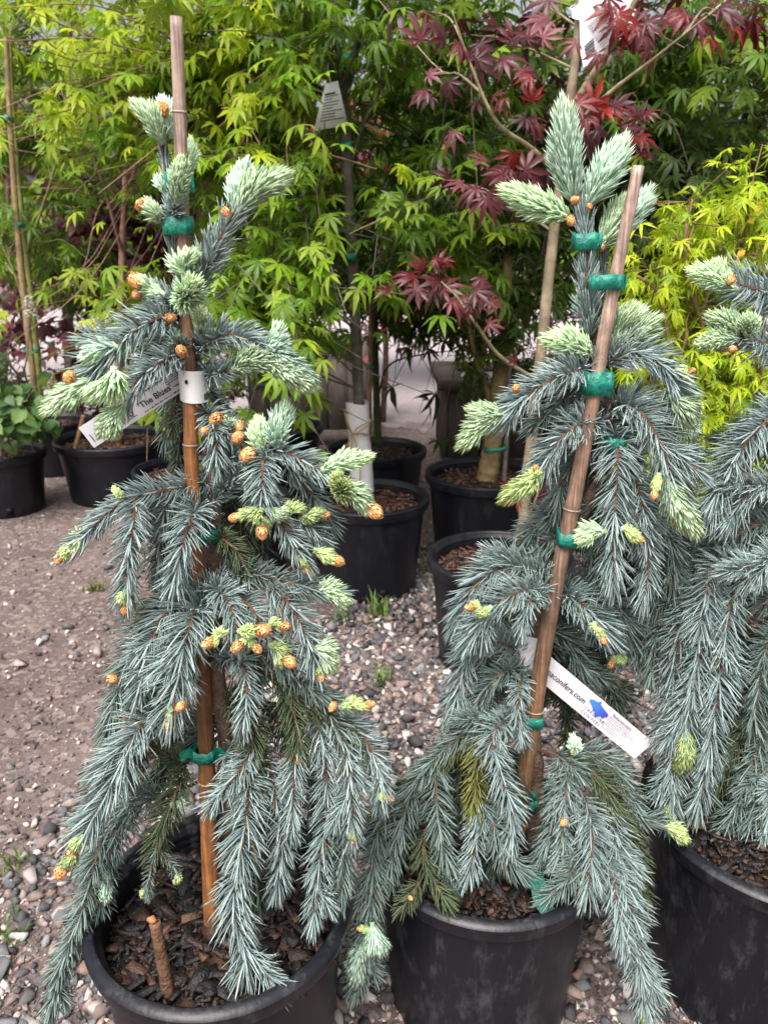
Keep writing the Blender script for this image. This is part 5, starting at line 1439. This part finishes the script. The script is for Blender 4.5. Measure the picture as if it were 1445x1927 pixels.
# dark green maple at right back
m = Maple(np.array([P(1320, 700, 3.1)[0], 3.1, 0]), 'deep green maple at upper right behind the red leaved one', group=MG, bark=(.05, .045, .035))
Yg = 3.1
m.stem([np.array([P(1310, 700, Yg)[0], Yg, 0]), P(1305, 520, Yg), P(1330, 330, Yg), P(1345, 200, Yg), P(1370, 20, Yg)], .026, .012)
m.stem([P(1310, 480, Yg), P(1230, 380, Yg - .2), P(1120, 300, Yg - .4)], .010, .005, 'limb')
m.stem([P(1325, 360, Yg), P(1420, 250, Yg - .2), P(1500, 150, Yg - .3)], .010, .005, 'limb')
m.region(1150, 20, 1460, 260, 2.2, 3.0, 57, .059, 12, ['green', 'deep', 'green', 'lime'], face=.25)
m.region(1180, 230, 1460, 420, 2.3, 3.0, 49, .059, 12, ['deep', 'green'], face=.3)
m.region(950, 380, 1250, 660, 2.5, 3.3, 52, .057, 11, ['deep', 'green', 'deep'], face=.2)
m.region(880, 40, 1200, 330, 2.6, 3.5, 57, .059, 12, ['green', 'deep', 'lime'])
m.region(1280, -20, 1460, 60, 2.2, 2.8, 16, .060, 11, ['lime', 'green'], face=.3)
m.region(900, -420, 1460, -20, 2.2, 3.4, 32, .076, 12, ['green', 'deep'], twig=False)  # added canopy above the view, darkens the inside of the tree
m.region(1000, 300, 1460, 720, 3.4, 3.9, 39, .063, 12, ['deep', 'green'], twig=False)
m.finish('maple', 240)

# mottled trunk maple in front of the timber box
m = Maple(POT6, 'maple with a thick mottled ochre trunk in front of the dark timber box', group=MG, bark=(.20, .145, .07))
Yh = POT6[1]
m.stem([P(915, 905, Yh), P(922, 870, Yh), P(930, 810, Yh), P(938, 720, Yh), P(950, 600, Yh), P(955, 480, Yh)], .040, .016)
m.stem([P(930, 800, Yh), P(915, 730, Yh), P(895, 670, Yh), P(880, 600, Yh)], .012, .006, 'limb')
m.stem([P(948, 620, Yh), P(900, 540, Yh - .1), P(820, 460, Yh - .2)], .010, .005, 'limb')
m.region(790, 560, 1000, 690, 2.5, 3.0, 31, .059, 10, ['deep', 'green', 'deep'], droop=.5)
m.region(760, 380, 1010, 580, 2.6, 3.1, 31, .063, 10, ['deep', 'green'])
m.finish('maple', 120)

# plant behind the sleeve
m = Maple(POT5, 'slender green stemmed maple with trailing thread leaves behind the white sleeve', group=MG, bark=(.045, .06, .02))
Yk = POT5[1]
m.stem([P(712, 840, Yk), P(708, 740, Yk), P(706, 640, Yk), P(704, 480, Yk), P(700, 300, Yk)], .016, .010)
m.stem([P(709, 760, Yk), P(730, 690, Yk - .05), P(790, 668, Yk - .1), P(850, 660, Yk - .1)], .005, .002, 'limb')
m.region(710, 560, 800, 680, Yk - .15, Yk + .1, 10, .09, 9, ['deep', 'green'], droop=.9, face=.3)
m.region(560, 330, 860, 560, Yk, Yk + .6, 34, .08, 11, ['deep', 'green', 'dusk'])
m.finish('lace', 60)

# tall feathery maple at the left edge
m = Maple(np.array([P(50, 800, 3.5)[0], 3.5, 0]), 'tall feathery olive maple at the left edge beside a thin cane', group=MG, bark=(.16, .17, .05))
Yf = 3.5
m.stem([np.array([P(82, 850, Yf)[0], Yf, .2]), P(74, 700, Yf), P(60, 560, Yf), P(42, 400, Yf), P(26, 220, Yf), P(20, 60, Yf)], .015, .007, c=(.17, .18, .05))
m.stem([P(66, 640, Yf), P(30, 520, Yf), P(-10, 430, Yf)], .007, .004, 'limb')
m.stem([P(50, 480, Yf), P(100, 330, Yf - .1), P(130, 200, Yf - .2)], .007, .004, 'limb')
m.region(-20, -300, 170, 0, 3.3, 3.9, 16, .08, 12, ['yellow', 'lime'], twig=False)  # unseen top of the crown, added to cut the sky light
m.region(-20, 0, 150, 260, 3.3, 3.9, 34, .075, 11, ['yellow', 'lime', 'green'])
m.region(-20, 250, 200, 560, 3.4, 4.0, 36, .07, 11, ['green', 'lime', 'green'], droop=.7)
m.region(140, 640, 260, 720, 3.2, 3.5, 5, .07, 8, ['green', 'lime'])
m.finish('fine', 140)

# dark red maples further back
for (xb, yb, Yd, lab, regs) in (
    (300, 700, 4.3, 'wine red maple in the shade behind the left spruce', ((80, 290, 420, 470, 3.9, 4.6, 44), (60, 450, 440, 680, 3.9, 4.6, 50), (-30, 560, 470, 770, 4.1, 4.8, 54), (280, 120, 480, 300, 3.8, 4.4, 14))),
    (1230, 700, 4.4, 'wine red maple glimpsed between the middle and far right spruces', ((1180, 560, 1280, 740, 3.8, 4.4, 12), (1230, 380, 1420, 520, 3.9, 4.6, 10), (1130, 60, 1300, 200, 4.0, 4.6, 7))),
    (60, 720, 5.0, 'dark red maple behind the tall feathery maple at left', ((-20, 420, 120, 640, 4.6, 5.2, 14), (-20, 100, 90, 260, 4.6, 5.2, 5))),
    (720, 700, 5.0, 'red maple seen in the gap beside the hanging triangular tag', ((560, 150, 740, 330, 4.4, 5.0, 12), (660, 540, 790, 640, 4.6, 5.2, 8)))):
    m = Maple(np.array([P(xb, yb, Yd)[0], Yd, 0]), lab, group=MG, mat=M_leafred, bark=(.09, .05, .04))
    bx = P(xb, yb, Yd)[0]
    m.stem([np.array([bx, Yd, 0]), np.array([bx + .02, Yd, .5]), np.array([bx - .02, Yd, 1.0]), np.array([bx + .05, Yd, 1.6])], .022, .010)
    for r in regs: m.region(r[0], r[1], r[2], r[3], r[4], r[5], r[6], .085, 11, ['dusk', 'wine', 'dusk'] if 'gap' not in lab else ['red', 'wine'], face=.2)
    m.finish('far', 0)

# far trees beyond, one crown each
for k, (xb, Yd, pal, ws, hs, n) in enumerate(((120, 6.5, ['lime', 'green'], 520, (120, 470), 42), (520, 6.8, ['green', 'deep', 'lime'], 460, (60, 500), 46), (900, 6.4, ['green', 'deep'], 480, (60, 520), 52), (1330, 6.2, ['deep', 'green'], 460, (40, 600), 52),
                                             (700, 17.5, ['deep'], 900, (200, 560), 60), (1500, 18, ['deep'], 900, (200, 560), 60), (-60, 18, ['deep'], 900, (160, 560), 60))):
    far = Yd > 10
    labs = ['pale green tree far behind the left spruce crown', 'mid green tree far behind the hanging triangular tag', 'dark tree far behind the scarlet leaves', 'dark tree far behind the lace leaf maple', 'broad dark tree beyond the pale road, at centre', 'broad dark tree beyond the pale road, at right', 'broad dark tree beyond the pale road, at left']
    bx = P(xb, 600, Yd)[0]
    m = Maple(np.array([bx, Yd, 0]), labs[k], cat='tree', group='trees far in the background', name='background_tree', bark=(.06, .05, .04))
    top = P(xb, hs[0], Yd)[2]
    m.stem([np.array([bx, Yd, 0]), np.array([bx + .05, Yd, top * .4]), np.array([bx - .05, Yd, top * .75]), np.array([bx, Yd, top])], .12 if far else .05, .02)
    m.region(xb - ws / 2, hs[0], xb + ws / 2, hs[1] + (60 if far else 0), Yd - (1.5 if far else .5), Yd + (1.5 if far else .5), n * (2 if far else 2), .42 if far else .13, 16, pal, reach=1.0 if far else .5, twig=False)
    m.finish('far', 0)

# broad leaved shrub
m = Maple(POT8, 'broad leaved shrub with a white flower spike at the left edge', cat='shrub', name='shrub', bark=(.13, .09, .06))
Ys = POT8[1]
m.stem([P(2, 862, Ys), P(4, 800, Ys), P(10, 740, Ys), P(14, 680, Ys)], .010, .005)
m.stem([P(4, 810, Ys), P(30, 740, Ys - .05), P(50, 680, Ys - .1), P(56, 600, Ys - .1)], .005, .0025, 'limb')
m.stem([P(4, 800, Ys), P(40, 770, Ys - .1), P(55, 760, Ys - .1)], .004, .002, 'limb')
m.region(-20, 590, 60, 700, Ys - .25, Ys + .1, 22, .075, 9, 'shrub', face=.5, reach=.12, droop=.4)
m.region(-20, 690, 75, 800, Ys - .25, Ys + .1, 20, .075, 9, 'shrub', face=.5, reach=.12, droop=.5)
m.finish('ovate', 160)
def spike(x, y, h, c, dy):
    mb = MB(); p0 = P(x, y, Ys + dy); s = mpp(p0)
    for q in range(46):
        f = q / 46; a = q * 2.4; r = (11 - 6 * f) * s
        p = p0 + np.array([r * math.cos(a), r * math.sin(a), (f - .5) * h * s]); v, t_ = HULLS[q % 16]; mb.add(v * 4.2 * s * (1 - .4 * f) + p, t_, np.array(c) * rng.uniform(.85, 1.15))
    tube(mb, spline([p0 - [0, 0, h * s * 1.2], p0 - [0, 0, h * s * .6], p0 + [0, 0, h * s * .4]], 8), .002, 5, (.16, .2, .06))
    part('flower_spike', mb, M_leaf, m.t)
spike(57, 576, 40, (.80, .78, .66), -.22); spike(96, 715, 26, (.5, .43, .30), -.1); spike(58, 822, 22, (.30, .25, .12), -.12)

# ------------------------------------------------------------------ canes, ties, sleeve and tags on the plants behind
TAN = (.26, .18, .09)
stake([(12, 70, 0), (24, 300, 0), (40, 500, 0), (62, 700, 0), (70, 800, 0)], 3.42, [10, 11, 12, 13, 13], [TAN] * 5, [250, 470, 620], 'thin tan cane of the feathery maple at the left edge', 8)
stake([(697, 560, 0), (697, 650, 0), (695, 760, 0), (694, 850, 0)], POT5[1] - .04, [8, 9, 10, 11], [(.30, .20, .08)] * 4, [640, 720], 'tan cane in the pot behind the white sleeve', 8)
stake([(960, 640, 0), (956, 760, 0), (952, 840, 0), (948, 905, 0)], POT6[1] - .02, [6, 8, 9, 9], [(.19, .15, .13)] * 4, [800], 'thin grey stick beside the mottled trunk', 8, name='wooden_stick')
stake([(158, 782, 0), (150, 815, 0), (142, 845, 0)], POT9[1] - .17, [9, 9, 9], [(.30, .17, .09)] * 3, [], 'short tan peg at the left of the wide pot', 8, name='wooden_peg', group='pegs')
tie(16, 224, 3.42, 16, 9, 0, 'highest green tape on the thin cane at the left edge', dep=.03)
tie(37, 423, 3.44, 20, 8, 0, 'middle green tape on the thin cane at the left edge', dep=.03)
tie(60, 660, 3.46, 26, 7, 0, 'lowest green tape on the thin cane at the left edge', dep=.03)
tie(650, 118, Yc - .01, 26, 18, 0, 'green tape knot where the sleeved maple forks', tail=6, dep=.03)
tie(652, 276, Yc - .005, 24, 12, 0, 'green tape on the sleeved maple trunk below the hanging tag', dep=.028)
tie(661, 484, Yc - .005, 20, 14, 0, 'green tape on the sleeved maple trunk at mid height', dep=.028)
tie(930, 841, Yh - .02, 40, 8, 6, 'green tape joining mottled trunk and grey stick', dep=.05)
tie(698, 689, Yk - .03, 14, 7, 0, 'green tape on the tan cane behind the white sleeve', dep=.03)

def sleeve():
    t = thing('trunk_sleeve', P(680, 940, Yc), 'white plastic sleeve round the central maple trunk, tied with twine', 'trunk sleeve')
    A, B = P(671, 757, Yc), P(681, 925, Yc); s = mpp(A)
    mb = MB(); n = 26; rows = 14
    vv = []
    for r in range(rows):
        f = r / (rows - 1); c = A * (1 - f) + B * f; rad = (21 - 3 * math.exp(-((f - .35) / .08) ** 2) + 1.5 * f) * s
        for a in np.linspace(0, 2 * np.pi, n, endpoint=False):
            q = rad * (1 + .05 * math.sin(3 * a + 1) + .03 * math.sin(7 * a)); vv.append(c + np.array([q * math.cos(a), q * math.sin(a), .004 * math.sin(2 * a) if r == 0 else 0]))
    tt = []
    for r in range(rows - 1):
        for j in range(n):
            a0, a1 = r * n + j, r * n + (j + 1) % n; tt += [(a0, a1, a1 + n), (a0, a1 + n, a0 + n)]
    mb.add(vv, tt, (.66, .64, .67)); part('sleeve', mb, M_white, t, smooth=True)
    t2 = thing('twine_bow', P(668, 818, Yc - .045), 'tan twine bow knotted round the white trunk sleeve', 'twine')
    mb = MB(); yf = Yc - .044
    pp = lambda x, y, d=0: P(x, y, yf + d)
    tube(mb, spline([pp(648, 815, .03), pp(656, 820, .005), pp(668, 818, 0), pp(682, 816, .005), pp(692, 818, .03)], 16), .0022, 6, (.36, .26, .13))
    part('loop_round_trunk', mb, M_twine, t2, smooth=True)
    mb = MB()
    tube(mb, spline([pp(664, 820), pp(672, 806, -.01), pp(690, 796, -.012), pp(697, 790, -.01), pp(692, 800, -.012), pp(676, 812, -.008), pp(664, 820)], 24), .0022, 6, (.38, .28, .14)); part('bow_loop', mb, M_twine, t2, smooth=True)
    mb = MB()
    tube(mb, spline([pp(664, 820), pp(654, 800, -.008), pp(650, 776, -.006), pp(648, 770, 0), pp(652, 790, -.01), pp(664, 818)], 24), .0022, 6, (.34, .24, .12)); part('bow_loop', mb, M_twine, t2, smooth=True)
    for pts in (((664, 820), (654, 836), (645, 850), (641, 870)), ((666, 822), (674, 850), (678, 890), (675, 912)), ((664, 822), (660, 850), (657, 890))):
        mb = MB(); tube(mb, spline([pp(x, y, -.004) for x, y in pts], 14), .0021, 6, (.36, .26, .13)); part('twine_end', mb, M_twine, t2, smooth=True)
sleeve()

def hang_tag():
    Y = Yc - .09
    t = thing('plant_tag', P(620, 150, Y), 'white trapezoid tag hanging on a thread by the forked central trunk', 'plant tag', 'white plant tags')
    pts = [(612, 158), (636, 152), (655, 236), (590, 246)]
    v = np.array([P(x, y, Y + d) for (x, y), d in zip(pts, (0, 0, .03, -.01))])
    mb = MB(); w = v + [0, .001, 0]
    mb.add(np.vstack([v, w]), [[0, 1, 2], [0, 2, 3], [4, 6, 5], [4, 7, 6], [0, 4, 5], [0, 5, 1], [1, 5, 6], [1, 6, 2], [2, 6, 7], [2, 7, 3], [3, 7, 4], [3, 4, 0]], (.74, .74, .76))
    part('card', mb, M_white, t)
    mb = MB()
    for k in range(10):
        f = .22 + k * .065
        a = v[0] * (1 - f) + v[3] * f; b_ = v[1] * (1 - f) + v[2] * f
        x = .14
        e = .12 + (.62 + .2 * math.sin(k * 2.3))
        p, q = a * (1 - x) + b_ * x, a * (1 - e) + b_ * e; dz = np.array([0, 0, .0022 if k else .005]); o = np.array([0, -.0012, 0])
        mb.add([p + o, q + o, q + o - dz, p + o - dz], [[0, 1, 2], [0, 2, 3]], (.06, .06, .06))
    part('print_lines', mb, M_print, t, kind='stuff')
    mb = MB(); tube(mb, spline([P(622, 155, Y), P(617, 130, Y + .02), P(618, 118, Y + .05)], 8), .0012, 5, (.7, .7, .7)); part('thread', mb, M_white, t)
hang_tag()

def top_tag():
    Y = Yr - .02
    t = thing('plant_tag', P(1110, 60, Y), 'large white printed tag among the scarlet leaves at the top edge', 'plant tag', 'white plant tags')
    A = P(1097, 126, Y); B = P(1094, 40, Y - .0); u = norm(P(1190, 30, Y + .01) - P(1097, 126, Y)); 
    outline = [(1097, 127), (1092, 100), (1090, 38), (1076, 34), (1075, 16), (1090, 6), (1088, -10), (1180, -30), (1196, 22), (1190, 46), (1150, 92)]
    v = np.array([P(x, y, Y) for x, y in [(1130, 40)] + outline]); k = len(outline)
    mb = MB(); mb.add(v, [(0, 1 + i, 1 + (i + 1) % k) for i in range(k)], (.78, .78, .82)); mb.add(v + [0, .0012, 0], [(0, 1 + (i + 1) % k, 1 + i) for i in range(k)], (.78, .78, .82))
    e = []
    for i in range(k):
        j = (i + 1) % k; e += [(i, j, j + k), (i, j + k, i + k)]
    mb.add(np.vstack([v[1:], v[1:] + [0, .0012, 0]]), e, (.78, .78, .82))
    part('card', mb, M_white, t)
    mb = MB()
    U = np.array([.74, -.67])          # print runs up to the right
    V = np.array([.67, .74])
    def bar(x, y, l, w, c=(.05, .05, .06)):
        o = np.array([x, y]); q = [o, o + U * l, o + U * l + V * w, o + V * w]
        mb.add([P(a[0], a[1], Y - .0012) for a in q], [[0, 2, 1], [0, 3, 2]], c)
    for i in range(5):
        x = 1104 + i * 2.6; y = 50 + i * 2.9; rem = 44
        s0 = 0
        while s0 < rem:
            w = rng.uniform(2, 7); bar(x + U[0] * s0, y + U[1] * s0, min(w, rem - s0), 1.3); s0 += w + 1.4
    for i in range(6):
        x = 1119 + i * 2.2; y = 72 + i * 3.2; s0 = 0
        while s0 < 22:
            w = rng.uniform(2, 5); bar(x + U[0] * s0, y + U[1] * s0, w, 1.1, (.25, .25, .3)); s0 += w + 1.3
    part('print_lines', mb, M_print, t, kind='stuff')
    mb = MB()
    for i in range(11): bar(1098 + i * .5, 88 + i * 2.4, 24 - .3 * i, [1.4, .8, 1.7, 1.0][i % 4], (.02, .02, .02))
    part('barcode', mb, M_print, t, kind='stuff')
    mb = MB()
    for (x, y, l, w) in ((1152, 44, 1.2, 18), (1152, 44, 16, 1.2), (1157, 42, 7, 3), (1164, 36, 6, 3), (1153, 62, 7, 6)): bar(x, y, l, w, (.03, .03, .03))
    part('pictogram', mb, M_print, t, kind='stuff')
    mb = MB(); tube(mb, spline([P(1080, 25, Y), P(1072, 14, Y + .03), P(1088, 8, Y + .05)], 8), .001, 5, (.7, .7, .7)); part('thread', mb, M_white, t)
top_tag()

M_yellow = ink_mat('yellow_tape', (.62, .36, .02))
def ytape(x, y, dx, dy, label):
    p = P(x, y, 1.62); s = mpp(p)
    mb = MB(); u = norm(np.array([dx, 0, dy])); w = np.array([-u[2], 0, u[0]]) * 5 * s
    L = math.hypot(dx, dy) * s; rows = []
    for f in np.linspace(-.5, .5, 7): rows.append((p + u * L * f + w + [0, .004 * math.sin(f * 6), 0], p + u * L * f - w + [0, -.004 * math.sin(f * 7), 0]))
    t = thing('ribbon', p, label, 'ribbon', 'yellow ribbons'); quad_strip(mb, rows, .0006, (1, 1, 1)); part('strip', mb, M_yellow, t)
ytape(1421, 400, 12, 38, 'upper yellow ribbon on the lace leaf maple'); ytape(1391, 482, 9, 24, 'lower yellow ribbon on the lace leaf maple')
